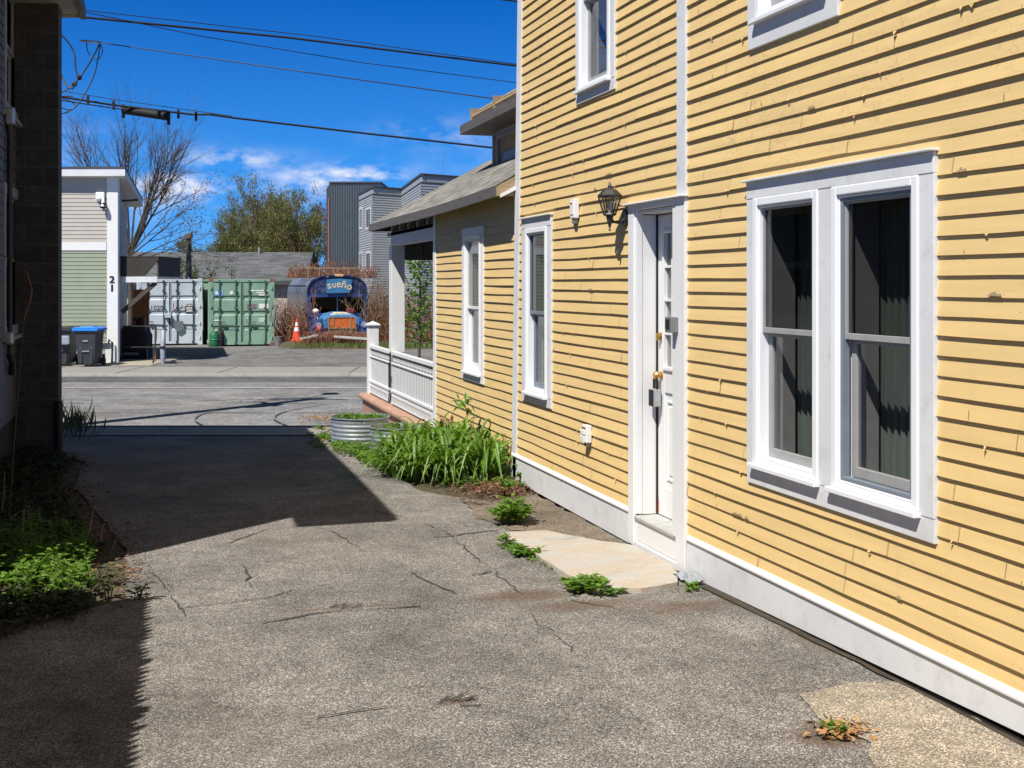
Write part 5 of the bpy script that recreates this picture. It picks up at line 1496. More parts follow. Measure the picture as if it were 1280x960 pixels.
# concrete pad and railing beside it
pad = MB(); pad.box(-3.2, 1.35, -1.25, 2.8, -.4, .03)
pv = S(uc, t0, G(t0))
o = pad.build('concrete_pad', pmat('sandy_pad', (.33, .29, .225), .9, .1, 4), thing('entrance_pad', 'low concrete pad under the canopy beside the shop', 'pad', pv, -TH))
rl = thing('pipe_railing', 'black pipe handrail beside the shop entrance', 'railing', S(su(152, 35.2), 35.2, G(35)), -TH)
L_ = su(194, 35.2)-su(152, 35.2); hh = sz(408, 35.2)-G(35)
mb = MB(); mb.tube([(0, 0, 0), (0, 0, hh-.1), (.06, 0, hh), (L_, 0, hh), (L_+.02, -.1, hh)], .024, 8); mb.tube([(0, 0, hh*.42), (L_, 0, hh*.42)], .02, 8); mb.build('rail', MAT['black'], rl, smooth=True)
mb = MB(); mb.tube([(L_, 0, -.05), (L_, 0, hh)], .026, 8); mb.build('post', MAT['crust'], rl, smooth=True)
mb = MB(); mb.tube([(L_+.02, 0, hh*.95), (L_+.12, -.3, hh*.75), (L_+.2, -.8, hh*.2), (L_+.22, -.95, 0)], .024, 8); mb.build('sloping_rail', MAT['black'], rl, smooth=True)
gp = thing('grey_pipe', 'grey bent pipe standing at the end of the black handrail', 'pipe', S(su(204, 34.4), 34.4, G(34.4)), -TH)
mb = MB(); mb.tube([(0, 0, 0), (-.02, 0, .45), (-.08, .3, .95)], .07, 10); mb.build('upright', MAT['galv'], gp, smooth=True)
mb = MB(); mb.tube([(0, 0, .06), (.35, 0, .06), (.38, 0, .0)], .03, 8); mb.tube([(-.02, 0, .45), (-.02, 0, .52)], .08, 10); mb.build('foot', MAT['black'], gp, smooth=True)
ob = thing('orange_board', 'tall orange board leaning behind the handrail under the canopy', 'board', S(su(174, 38.5), 38.5, G(38)), -TH)
mb = MB(); mb.beam((0, 0, .05), (0, .25, sz(362, 38.5)-G(38)), .52, .05, up=Vector((0, 1, 0))); mb.build('panel', MAT['orangeboard'], ob)
mb = MB()
for i in range(9):
    rr = random.Random(i); mb.tube([(rr.uniform(-.25, .2), -.12, .1), (rr.uniform(-.25, .25), -.1, .7), (rr.uniform(-.25, .25), .1, 1.25)], .012, 4)
mb.build('straps', MAT['black'], ob)
gr = thing('covered_grill', 'black covered grill standing under the canopy behind the handrail', 'grill', S(su(170, 36.6), 36.6, G(36.6)), -TH)
mb = MB(); mb.prism([(-.42, .0), (.42, 0), (.44, .75), (.30, 1.02), (-.30, 1.05), (-.45, .78)], lambda x, z, y: Vector((x, y, z)), -.28, .28); mb.build('cover', MAT['black'], gr, bevel=.04)
mb = MB(); mb.tube([(-.5, -.3, .0), (-.38, -.25, 1.25)], .02, 6); mb.tube([(.45, -.3, .0), (.3, -.1, 1.3)], .02, 6); mb.build('poles', MAT['greymetal'], gr)
mb = MB(); mb.bbox(-.25, .2, -.5, -.33, .16, .24, .02); mb.build('shelf', MAT['greymetal'], gr)
# --- wheelie carts
def cart(label, px, t, lid, open_=False, dx=0):
    c = thing('trash_cart', label, 'trash cart', S(su(px, t), t, G(t)+.012), -TH, 'wheeled trash carts by the shop')
    mb = MB()
    pr = [(.23, .26, .06), (.25, .28, .3), (.29, .34, .93), (.31, .36, .96), (.31, .36, 1.0)]
    vs = []
    for hx, hy, z in pr: vs += [(-hx, -hy, z), (hx, -hy, z), (hx, hy, z), (-hx, hy, z)]
    mb.add(vs, [(i*4+k, i*4+(k+1) % 4, (i+1)*4+(k+1) % 4, (i+1)*4+k) for i in range(len(pr)-1) for k in range(4)] + [(0, 1, 2, 3)])
    mb.box(-.20, -.10, -.305, -.27, .08, .55); mb.box(.10, .20, -.305, -.27, .08, .55)
    mb.build('bin', MAT['cartblack'], c, bevel=.025)
    mb = MB(); mb.prism([(-.36, 1.0), (.36, 1.0), (.35, 1.06), (.30, 1.10), (-.30, 1.10), (-.35, 1.06)], lambda x, z, y: Vector((x, y, z)), -.40, .42); mb.bbox(-.17, .17, -.2, .2, 1.10, 1.115, .006)
    mb.build('lid', MAT[lid], c, bevel=.02)
    mb = MB(); mb.bbox(-.07, .07, -.345, -.335, .70, .735, .002); mb.bbox(-.10, .10, -.33, -.315, .42, .445, .002); mb.build('label_plates', MAT['lockgrey'], c)
    mb = MB(); mb.tube([(-.30, .40, .93), (-.3, .47, .95), (.3, .47, .95), (.30, .40, .93)], .018, 6); mb.build('handle', MAT['cartblack'], c)
    for sx in (-1, 1):
        mb = MB(); mb.tube([(sx*.26, .30, .12), (sx*.32, .30, .12)], .12, 14); mb.build('wheel', MAT['black'], c, smooth=True)
    return c
cart('black trash cart with a bright blue lid in front of the sage wall', 112, 33.4, 'cartblue')
c2 = cart('all-black trash cart half hidden behind the dark chimney', 80, 33.7, 'cartblack')
mb = MB(); mb.bbox(-.02, .32, -.46, -.43, .62, .88, .04); mb.build('sticker', MAT['lockgrey'], c2)
rw_ = thing('paper_reel', 'small white box beside the blue-lidded cart at the corner trim', 'box', S(su(131, 34.2), 34.2, G(34)+.03), -TH)
mb = MB(); mb.bbox(-.18, .18, -.15, .15, .42, .60, .01); mb.build('box', MAT['plastic'], rw_)
mb = MB(); mb.tube([(.1, -.1, .42), (.18, -.14, .7), (.26, -.1, .6), (.24, -.1, 0)], .03, 6); mb.bbox(-.16, -.10, -.1, .1, 0, .42, .01); mb.build('frame', MAT['greymetal'], rw_)

# --- shipping containers
def container(label, X, Y, mat, barmat, rot=0.0, cornermat=None):
    c = thing('shipping_container', label, 'container', (X, Y, gz(X, Y)+.01), rot, 'shipping containers on the lot')
    W_, H_, L_ = 2.44, 2.57, 6.0
    cm = MAT[cornermat or mat]
    mb = MB()
    for sx in (0, W_-.12):
        mb.box(sx, sx+.12, 0, .14, .14, H_-.14); mb.box(sx, sx+.12, L_-.14, L_, .14, H_-.14)
    mb.box(.12, W_-.12, 0, .12, H_-.14, H_-.03); mb.box(.12, W_-.12, 0, .12, .05, .15)
    for sx in (0, W_-.1): mb.box(sx, sx+.1, .14, L_-.14, H_-.12, H_-.03); mb.box(sx, sx+.1, .14, L_-.14, .05, .17)
    mb.build('frame', MAT[mat], c, bevel=.008)
    mb = MB()
    for sx in (0, W_-.17):
        for sy in (0, L_-.17):
            for z in (0, H_-.13):
                mb = MB(); mb.box(sx-.004, sx+.174, sy-.004, sy+.17, z, z+.13); mb.build('corner_casting', cm, c, bevel=.01)
    # corrugated sides, roof
    mb = MB()
    for sx, sg in ((.055, -1), (W_-.055, 1)):
        n = 66; prev = None
        for k in range(n+1):
            y = .14+(L_-.28)*k/n; o = .018*(1 if (k % 4) < 2 else -1)*sg
            cur = [(sx+o, y, .17), (sx+o, y, H_-.12)]
            if prev: mb.quad(prev[0], cur[0], cur[1], prev[1])
            prev = cur
    mb.quad((.05, .1, H_-.05), (W_-.05, .1, H_-.05), (W_-.05, L_-.1, H_-.05), (.05, L_-.1, H_-.05))
    mb.quad((.05, L_-.06, .1), (W_-.05, L_-.06, .1), (W_-.05, L_-.06, H_-.1), (.05, L_-.06, H_-.1))
    mb.build('side_panels', MAT[mat], c, norm=False)
    for i, (x0, x1) in enumerate(((.125, W_/2-.005), (W_/2+.005, W_-.125))):
        mb = MB()
        # pressed door: horizontal corrugations
        zs = [(.16, .022), (.60, .022), (.64, .055), (.74, .055), (.78, .022), (1.16, .022), (1.20, .055), (1.30, .055), (1.34, .022), (1.74, .022), (1.78, .055), (1.88, .055), (1.92, .022), (H_-.15, .022)]
        for (z0, y0), (z1, y1) in zip(zs, zs[1:]): mb.quad((x0+.05, y0, z0), (x1-.05, y0, z0), (x1-.05, y1, z1), (x0+.05, y1, z1))
        mb.box(x0, x0+.05, .008, .07, .16, H_-.15); mb.box(x1-.05, x1, .008, .07, .16, H_-.15)
        d = mb.build('door', MAT[mat], c)
        for xx in (x0+.27, x1-.22):
            mb = MB(); mb.tube([(xx, -.02, .10), (xx, -.02, H_-.06)], .019, 8)
            for z in (.12, .7, 1.45, 2.1, H_-.12): mb.box(xx-.05, xx+.05, -.04, .02, z-.03, z+.03)
            mb.build('locking_bar', MAT[barmat], d)
        mb = MB(); mb.beam((x0+.22, -.045, .80), (x1-.15, -.045, .77), .02, .05); mb.box(x0+.38, x0+.52, -.05, .01, .74, .83); mb.beam((x0+.2, -.045, .92), (x0+.5, -.045, .90), .02, .04); mb.build('handle', MAT[barmat], d)
        hx = x0 if i == 0 else x1
        mb = MB()
        for z in (.3, .85, 1.5, 2.2): mb.tube([(hx+(-.03 if i == 0 else .03), -.01, z-.05), (hx+(-.03 if i == 0 else .03), -.01, z+.05)], .03, 8)
        mb.build('hinges', MAT[mat], d)
    mb = MB(); mb.box(W_/2-.02, W_/2+.02, -.004, .02, .16, H_-.15); mb.build('door_gasket', MAT['black'], c)
    return c
v = S(su(253, 46.0), 46.0)
cw = container('pale grey-white shipping container numbered 1020 with black door bars', v.x-2.44, v.y, 'cwhite', 'cbar', 0)
v = S(su(343, 45.3), 45.3)
cg = container('weathered green shipping container with rusty corners right of the white one', v.x-2.44, v.y, 'cgreen', 'gbar', 0, 'crust')
# marks on the white container
mb = MB(); text_mb(mb, '1020', lambda x, y, d: Vector((.74+x, .016-d, 1.36+y)), .25, .003); mb.build('number', MAT['textblack'], cw, norm=False)
mb = MB(); mb.bbox(1.78, 2.16, .0, .016, 1.28, 1.50, .003); mb.build('black_label', MAT['textblack'], cw)
mb = MB()
for k, (x0, x1, z) in enumerate(((1.83, 2.08, 1.445), (1.81, 2.12, 1.395), (1.86, 2.05, 1.345), (1.83, 2.10, 1.305))): mb.box(x0, x1, -.004, -.001, z-.013, z+.013)
mb.build('label_lettering', MAT['textwhite'], cw)
mb = MB()
def scrawl(mb, pts, r): mb.tube([(x, .012, z) for x, z in pts], r, 5)
scrawl(mb, [(1.36, 1.62), (1.33, 1.40), (1.36, 1.36), (1.44, 1.40)], .009)
scrawl(mb, [(1.44, 1.46), (1.46, 1.41), (1.50, 1.47), (1.51, 1.41), (1.56, 1.47), (1.57, 1.41), (1.62, 1.47), (1.63, 1.42), (1.68, 1.55), (1.66, 1.42), (1.74, 1.47)], .007)
scrawl(mb, [(1.36, 1.33), (1.55, 1.35), (1.80, 1.33)], .006); scrawl(mb, [(1.82, 1.55), (1.95, 1.60), (2.08, 1.55)], .006)
mb.build('script_logo', MAT['textred'], cw)
mb = MB(); mb.bbox(1.04, 1.26, -.16, -.0, 1.06, 1.24, .01); mb.build('lock_box', MAT['cwhite'], cw)
mb = MB(); mb.prism([(1.36, .92), (1.72, .92), (1.74, .62), (1.55, .50), (1.40, .62)], lambda x, z, y: Vector((x, y, z)), -.07, -.05); mb.build('black_flap', MAT['greymetal'], cw)
# marks on the green one
mb = MB(); mb.box(.21, .55, .012, .016, 1.92, 2.12); mb.build('sticker', MAT['stickerblue'], cg)
mb = MB()
mb.box(.25, .36, .008, .011, 1.96, 2.08); mb.box(.40, .51, .008, .011, 1.96, 2.08)
mb.tube([(.84, .018, 2.02), (.84, .010, 2.02)], .07, 12)
for x0, x1, z in ((1.54, 1.72, 2.10), (1.74, 2.2, 2.10), (1.78, 2.12, 2.02), (1.85, 2.18, 1.94), (.20, .48, .98), (1.86, 2.12, 1.02), (1.86, 2.05, .94), (1.42, 1.46, 1.06)): mb.box(x0, x1, .012, .018, z-.025, z+.025)
mb.build('stencil_marks', MAT['textwhite'], cg)
mb = MB(); mb.box(1.42, 1.76, .010, .017, 1.42, 1.60); mb.build('dark_label', pmat('faded_label', (.20, .15, .17), .6), cg)
mb = MB(); mb.box(1.86, 2.22, .010, .017, 1.42, 1.60); mb.build('pale_label', MAT['textwhite'], cg)
# barrel and bucket
v = S(su(268, 44.6), 44.6, G(44.6)); bl = thing('green_barrel', 'small dark green drum in front of the green container', 'barrel', v)
mb = MB(); mb.lathe([(.17, 0), (.19, .03), (.19, .25), (.205, .27), (.19, .29), (.19, .5), (.17, .53), (.02, .53)], n=16); mb.build('drum', MAT['greenbarrel'], bl, smooth=True)
mb = MB(); mb.lathe([(.12, .53), (.12, .57), (.02, .575)], n=12); mb.build('lid', MAT['greenbarrel'], bl)
v = S(su(275, 44.7), 44.7, G(44.6)); bl = thing('gas_bottle', 'dark bottle standing right of the green drum', 'gas bottle', v)
mb = MB(); mb.lathe([(.14, 0), (.15, .05), (.15, .5), (.10, .6), (.05, .63), (.05, .68), (.01, .69)], n=14); mb.build('body', MAT['black'], bl, smooth=True)
mb = MB(); mb.tube([(-.08, 0, .62), (-.08, 0, .75), (.08, 0, .75), (.08, 0, .62)], .015, 6); mb.build('collar', MAT['greymetal'], bl)
v = S(su(348, 45.0), 45.0, G(45)); bk = thing('grey_bucket', 'grey bucket on the ground right of the green container', 'bucket', v)
mb = MB(); mb.lathe([(.14, 0), (.17, .34), (.18, .34), (.18, .37), (.15, .36), (.13, .04)], n=16, cap=False); mb.build('body', MAT['greymetal'], bk, smooth=True)
mb = MB(); mb.tube([(-.17, 0, .35), (-.1, -.1, .25), (0, -.17, .2), (.1, -.1, .25), (.17, 0, .35)], .006, 5); mb.build('handle', MAT['black'], bk)
# traffic cone
v = S(su(371, 44.2), 44.2, G(44.2)+.25); cn_ = thing('traffic_cone', 'orange traffic cone with two white bands beside the blue bus', 'cone', v)
def conepart(nm, z0, z1, mat): 
    rr = lambda z: .155*(1-z/.80)+.02
    mb = MB(); mb.lathe([(rr(z0), z0), (rr(z1), z1)] + ([(.01, z1)] if z1 > .78 else []), n=18, cap=False); mb.build(nm, mat, cn_, smooth=True)
conepart('cone_body', .03, .36, MAT['conered']); conepart('white_band', .36, .50, MAT['white']); conepart('cone_neck', .50, .56, MAT['conered']); conepart('white_band', .56, .68, MAT['white']); conepart('cone_tip', .68, .82, MAT['conered'])
mb = MB(); mb.bbox(-.2, .2, -.2, .2, -.02, .03, .01); mb.build('cone_base', MAT['conered'], cn_)
md_ = MB(); md_.lathe([(.8, -.35), (.55, -.08), (.3, -.02), (.01, -.0)], n=18, sx=1, cap=False)
tag(md_.build('earth_mound', MAT['earth'], loc=v, smooth=True), 'low mound of earth under the traffic cone', 'mound', kind='structure')

# --- blue school bus
bt = 46.4
bv = S(su(384, bt), bt, G(bt)+.02)
bus = thing('school_bus', 'old blue painted school bus with a roof rack and a sueño sign', 'bus', bv, 0)
BW = 2.36; z0 = .55; zs_ = 1.95
def arch(n=14, w=BW, zs=zs_, h=.72, inset=0.0):
    pts = [(inset, z0), (w-inset, z0)]
    for k in range(n+1):
        t = PI*k/n; x = w/2+math.copysign(abs(math.cos(t))**.62, math.cos(t))*(w/2-inset); z = zs+math.sin(t)**.85*(h-inset)
        pts.append((x, z))
    return pts
P2 = arch()
mb = MB(); n = len(P2)
mb.prism(P2, lambda x, z, y: Vector((x, y, z)), 0.03, 7.5)
mb.build('body', [MAT['bussilver']], bus, smooth=True)
mb = MB()
top_ = [p for p in P2[2:]]
mb.prism([(x, z) for x, z in top_] , lambda x, z, y: Vector((x, y, z)), 0.0, .028); mb.build('front_cap', MAT['busnavy'], bus)
mb = MB()
rim = [(x*1.0, z+.02) for x, z in top_]
for (xa, za), (xb, zb_) in zip(rim, rim[1:]): mb.beam((xa, -.02, za), (xb, -.02, zb_), .06, .05)
mb.build('roof_rim', MAT['buscream' if False else 'busnavy'], bus)
mb = MB(); mb.box(.0, BW, .0, .028, z0, 1.20); mb.box(0, .14, -.004, .028, 1.20, zs_); mb.box(BW-.14, BW, -.004, .028, 1.20, zs_); mb.box(.14, BW-.14, -.004, .028, 1.84, zs_); mb.build('cowl', MAT['busblue'], bus)
mb = MB(); mb.box(.14, BW/2-.02, .012, .02, 1.21, 1.84); mb.box(BW/2+.02, BW-.14, .012, .02, 1.21, 1.84); ws = mb.build('windshield', glassmat('bus_glass', .12, .0), bus)
mb = MB(); mb.box(BW/2-.02, BW/2+.02, .0, .026, 1.2, 1.85); mb.build('centre_post', MAT['busnavy'], ws)
mb = MB(); mb.box(.05, BW-.05, .9, 7.3, .7, 2.3); mb.build('dark_cabin', MAT['dark'], bus)
mb = MB(); mb.box(1.52, 1.84, -.010, -.004, 1.24, 1.40); mb.build('window_card', MAT['textred'], bus)
# sign with letters on an arc
mb = MB(); pts = [(.74, 1.98), (1.66, 2.0), (1.72, 2.16), (1.74, 2.52), (1.25, 2.56), (.76, 2.52), (.72, 2.2)]
mb.prism(pts, lambda x, z, y: Vector((x, y, z)), -.09, -.05); sg = mb.build('sign', MAT['signblue'], bus, bevel=.01)
mb = MB()
for ch_, x, z, rot, s_ in (('s', .86, 2.19, .16, .42), ('u', 1.045, 2.225, .10, .38), ('e', 1.225, 2.245, .02, .40), ('ñ', 1.41, 2.215, -.12, .42), ('o', 1.61, 2.15, -.28, .40)):
    for off in ((0, 0), (.010, 0), (0, .010), (.010, .010)):
        text_mb(mb, ch_, lambda X, Y, d, x=x, z=z, rot=rot, off=off: Vector((x+off[0]+X*math.cos(rot)-Y*math.sin(rot), -.092-d-.0005*(off[0]+off[1])*100, z+off[1]-.02+X*math.sin(rot)+Y*math.cos(rot))), s_, .004)
mb.build('sign_lettering', MAT['buscream'], sg, norm=False)
mb = MB(); mb.bbox(1.08, 1.42, -.06, .1, 2.64, 2.74, .03); mb.bbox(.72, .84, -.05, .1, 2.62, 2.68, .02); mb.build('marker_lamps', pmat('amber_lamp', (.62, .36, .16), .4), bus)
# hood, fenders, orange panel
mb = MB()
hp = [(.50, .62), (1.86, .62), (1.90, 1.02), (1.74, 1.20), (1.40, 1.27), (.96, 1.27), (.62, 1.20), (.46, 1.02)]
mb.prism(hp, lambda x, z, y: Vector((x, y, z - (.10 if (y < -.5 and z > 1.1) else 0))), -1.15, .0); hd = mb.build('hood', MAT['buslight'], bus, bevel=.04)
mb = MB(); mb.prism([(.75, 1.18), (1.62, 1.18), (1.40, 1.28), (1.0, 1.28)], lambda x, z, y: Vector((x, y, z-.03)), -1.0, -.02); mb.build('hood_patch', MAT['buscream'], hd, bevel=.02)
for cx_ in (.30, 2.06):
    mb = MB(); prof = [(cx_-.28, .50), (cx_+.28, .50), (cx_+.28, .86), (cx_+.16, 1.0), (cx_-.16, 1.0), (cx_-.28, .86)]
    mb.prism(prof, lambda x, z, y: Vector((x, y, z-max(0, -.6-y)*.35)), -1.15, .0); mb.build('fender', MAT['busblue'], bus, bevel=.06)
    mb = MB(); mb.tube([(cx_, -1.19, .78), (cx_, -1.12, .78)], [.11, .12], 14); mb.build('headlight', MAT['lockgrey'], bus, smooth=True)
    mb = MB(); mb.tube([(cx_-.12, -.55, .45), (cx_+.12, -.55, .45)], .45, 20); mb.build('wheel', MAT['black'], bus, smooth=True)
mb = MB(); mb.box(.68, 1.66, -1.30, -1.26, .66, 1.06); mb.build('orange_panel', MAT['busorange'], bus)
mb = MB()
for x in (.64, .82, 1.50, 1.68): mb.box(x, x+.035, -1.325, -1.302, .30, 1.08)
mb.box(.64, 1.72, -1.32, -1.301, .64, .67); mb.box(.64, 1.72, -1.32, -1.301, 1.06, 1.085); mb.build('panel_frame', MAT['rawwood'], bus)
mb = MB(); mb.bbox(.0, 2.36, -1.42, -1.33, .28, .50, .03); mb.build('bumper', MAT['crust'], bus)
mb = MB(); mb.tube([(.30, -.9, 1.0), (.24, -.85, 1.2)], .02, 6); mb.sphere((.22, -.85, 1.30), .13, 12, 0, .8); mb.build('mirror', MAT['white'], bus, smooth=True)
mb = MB(); mb.sphere((.30, -1.24, .62), .10, 12); mb.build('red_lamp', MAT['red'], bus, smooth=True)
mb = MB(); mb.tube([(-.05, -.1, 1.2), (-.16, -.2, 1.3), (-.16, -.2, 1.55)], .015, 6); mb.sphere((-.16, -.2, 1.40), .08, 8); mb.tube([(-.05, -.02, .5), (-.05, -.02, 1.2)], .03, 6); mb.build('side_mirror', MAT['crust'], bus, smooth=True)
for k in range(7):
    y = .5+k*.98
    mb = MB(); mb.box(-.012, .0, y, y+.82, 1.25, 1.88); mb.build('side_window', MAT['sashdark'], bus)
mb = MB()
for z, m_ in ((.62, 0), (.95, 0), (1.14, 0)): mb.box(-.02, .0, .1, 7.4, z, z+.05)
mb.build('side_rails', MAT['busnavy'], bus)
# roof rack
mb = MB()
for x in (.10, .55, 1.12, 1.72, 2.24): mb.tube([(x, .5, 2.45), (x, .5, 2.98)], .02, 6)
for y in (.5, 2.5, 4.5):
    mb.tube([(.1, y, 2.98), (2.24, y, 2.98)], .02, 6)
for x in (.1, 2.24): mb.tube([(x, .5, 2.98), (x, 5, 2.98)], .02, 6); mb.tube([(x, .5, 2.76), (x, 5, 2.76)], .015, 6)
mb.build('roof_rack', MAT['rawwood'], bus)
# brush and timbers round the bus
brush('vine_thicket', 'red-brown bare vines heaped on the roof rack of the bus', S(su(415, 49.5), 49.5, 2.05), 101, 420, 3.6, 2.4, .80, 'twigred', None, group='thickets round the bus')
brush('vine_thicket', 'brown bare thicket between the green container and the bus', S(su(360, 47.5), 47.5, G(47)), 102, 220, 1.5, 2.2, 1.9, 'twig', None, group='thickets round the bus')
brush('vine_thicket', 'tall red-brown thicket right of the bus', S(su(474, 47.5), 47.5, G(47)), 103, 480, 2.1, 2.0, 2.9, 'twig', 'olive', 3, .08, group='thickets round the bus')
brush('vine_thicket', 'low tangle of bare vines in front of the bus grille', S(su(420, 44.0), 44.0, G(44)), 104, 240, 3.0, .5, 1.0, 'twigred', None, group='thickets round the bus')
brush('vine_thicket', 'tangled thicket seen through the porch railing', S(su(525, 47), 47, G(47)), 105, 380, 3.4, 2.0, 2.5, 'twigred', 'budbrown', 3, .09, group='thickets round the bus')
for i, (p0_, p1_, lbl) in enumerate((((374, 424), (398, 419), 'white weathered timber lying left of the bus bumper'), ((418, 421), (462, 424), 'white weathered timber lying right of the bus bumper'))):
    a = S(su(p0_[0], 43.8), 43.8, sz(p0_[1], 43.8)); b = S(su(p1_[0], 43.8), 43.8, sz(p1_[1], 43.8)); c_ = (a+b)/2
    mb = MB(); mb.beam(a-c_, b-c_, .12, .09); tag(mb.build('timber', MAT['paleboard'], loc=c_, bevel=.015), lbl, 'timber', 'timbers on the grass')
# grass strip by the bus
mb = MB(); rnd = random.Random(64)
gb_ = MB()
for i in range(2600):
    u = rnd.uniform(su(372, 43.5), su(600, 43.5)); t = rnd.uniform(42.9, 44.5); v = S(u, t, G(t)+.02)
    leaf_quad(mb, v, Vector((rnd.uniform(-.5, .5), rnd.uniform(-.5, .5), 1)), rvec(rnd), rnd.uniform(.10, .26), .035)
tag(mb.build('grass', MAT['spring'], norm=False), 'strip of grass and weeds in front of the bus', 'grass', kind='stuff')
pts = []
o = sheet('grass_bank', None, [su(366, 43.5), su(420, 43.5), su(500, 43.5), su(600, 43.5), 3.5], [42.8, 43.4, 44.4, 48], lambda u, t: .006 if t < 43 else .10, MAT['earth'])
brush('vine_thicket', 'brown vines climbing the left side of the bus', S(su(368, 45.6), 45.6, G(45.6)), 106, 150, .9, 1.6, 2.6, 'twigred', None, group='thickets round the bus')
# street tree in front of the porch opening
tr = thing('young_street_tree', 'young leafy tree with a thin trunk seen through the porch', 'tree', S(su(524, 31.5), 31.5, G(31.5)))
mb = MB(); rnd = random.Random(71); tips = []
mb.tube([(0, 0, -.1), (0, 0, .9), (.03, 0, 2.0), (.0, 0, 3.1)], [.045, .04, .03, .012], 7)
for k in range(26):
    z = .75+2.3*k/26; a = k*2.4; L_ = .78*(1-.3*k/26)
    q = Vector((L_*math.cos(a), L_*math.sin(a)*.8, z+.35)); m_ = Vector((q.x*.5, q.y*.5, z+.10)); pts = [Vector((0, 0, z)), m_, q]
    mb.tube(pts, [.014, .010, .004], 4); tips.append((5, pts))
mb.build('trunk', MAT['bark'], tr)
mb = MB(); leaves_on(mb, tips, rnd, 0, 24, .13, .085, 0, .10); mb.build('crown', MAT['weed'], tr, norm=False)
# --- low house behind the containers
lt = 60.0
lh = thing('low_house', 'low house with a long grey shingle roof behind the containers', 'house', S(su(382, lt), lt, G(lt)), -TH)
wid = su(382, lt)-su(60, lt)
zr = sz(315, lt+3)-G(lt); ze = sz(351, lt)-G(lt)
mb = MB(); mb.box(-wid, -.3, .4, 6.5, 0, ze-.02); mb.build('wall', MAT['wallcream'], lh)
def lhf(x, y):
    f = y/3.0; return (x, y, ze+(zr-ze)*f)
mb = MB()
mb.add([(-wid-.3, 0, ze), (.0, 0, ze), (-.15, 3.2, zr), (-wid-.3, 3.2, zr), (0.0, 6.6, ze), (-wid-.3, 6.6, ze), (-wid-.3, 0, ze-.18), (0, 0, ze-.18)], [(0, 1, 2, 3), (3, 2, 4, 5)]); mb.build('roof', MAT['shingle2'], lh, uvfn=lambda v: (v.x, v.y*1.15), norm=False)
mb = MB(); mb.box(-wid-.3, 0, -.02, .02, ze-.2, ze-.005); mb.add([(0.0, .0, ze-.2), (-.15, 3.2, zr), (-.15, 3.2, zr-.3), (0, .0, ze)], [(0, 1, 2, 3)]); mb.add([(-.3, .4, 0), (-.3, 6.4, 0), (-.3, 6.4, ze), (-.28, 3.2, zr-.1), (-.3, .4, ze)], [(0, 1, 2, 3, 4)]); mb.build('fascia', MAT['roofdark'], lh)
mb = MB(); mb.tube([(-3.0, 3.0, zr-.2), (-3.0, 3.0, zr+.25)], .05, 8); mb.build('vent_pipe', MAT['lockgrey'], lh)
st = thing('flue_stack', 'dark flue stack rising above the white container', 'chimney', S(su(236, 53), 53, G(53)))
zt_ = sz(292, 53)-G(53)
mb = MB(); mb.tube([(0, 0, 0), (0, 0, zt_-.2)], .12, 12); mb.build('stack', pmat('dark_flue', (.05, .045, .045), .7), st, smooth=True)
mb = MB(); mb.lathe([(.17, zt_-.22), (.18, zt_-.05), (.15, zt_)], n=12); mb.build('cowl', MAT['crust'], st, smooth=True)
mb = MB(); mb.tube([(0, -.12, 2.1), (0, -.12, 2.7)], .05, 6); mb.build('collar', MAT['lockgrey'], st)
# --- metal-clad tower and grey apartment house
def wall_s(p, q): return Wall(p, q)
tw = thing('metal_clad_tower', 'dark slate metal-clad stair tower beside the grey apartments', 'building', S(su(412, 72), 72, G(72)), -TH)
zT = sz(229, 72)-G(72); wT = su(476, 72)-su(412, 72)
mb = MB(); mb.box(0, wT, .05, 6, 0, zT)
n = 30
for k in range(n): x = wT*k/n; mb.box(x, x+.035, .0, .05, 0, zT-.05)
mb.build('cladding', MAT['metalpanel'], tw)
mb = MB(); mb.box(-.02, wT+.02, -.03, 6.02, zT, zT+.10); mb.build('roof_edge', MAT['roofdark'], tw)
mb = MB(); mb.add([(0, .05, 0), (-.9, 4.5, 0), (-.9, 4.5, zT), (0, .05, zT)], [(0, 1, 2, 3)]); mb.build('side_wall', MAT['roofdark'], tw)
mb = MB()
mb.box(-.16, -.11, .4, .6, 1.0, zT-.9)
mb.build('red_lath', pmat('red_lath', (.45, .13, .09), .7), tw)
apt = thing('apartment_house', 'stepped grey clapboard apartment house with flat roof edges behind the porch roof', 'building', S(su(466, 64.8), 64.8, G(64.8)), -TH)
org = S(su(466, 64.8), 64.8)
def L2(px, t): return Vector((su(px, t)-su(466, 64.8), t-64.8))
zA = 7.05-G(64.8)
pts = [L2(449, 70.0), L2(466, 64.8), L2(502, 66.0), L2(527, 57.3), L2(610, 60.0), L2(640, 72.0)]
pts[2] = L2(502, 66.2)
segs = list(zip(pts, pts[1:]))
wins = {0: [(.25, .85), (1.9, 2.6)]}
mb = MB(); tr_ = MB(); ed = MB(); darkpane = pmat('dark_pane', (.03, .035, .045), .3)
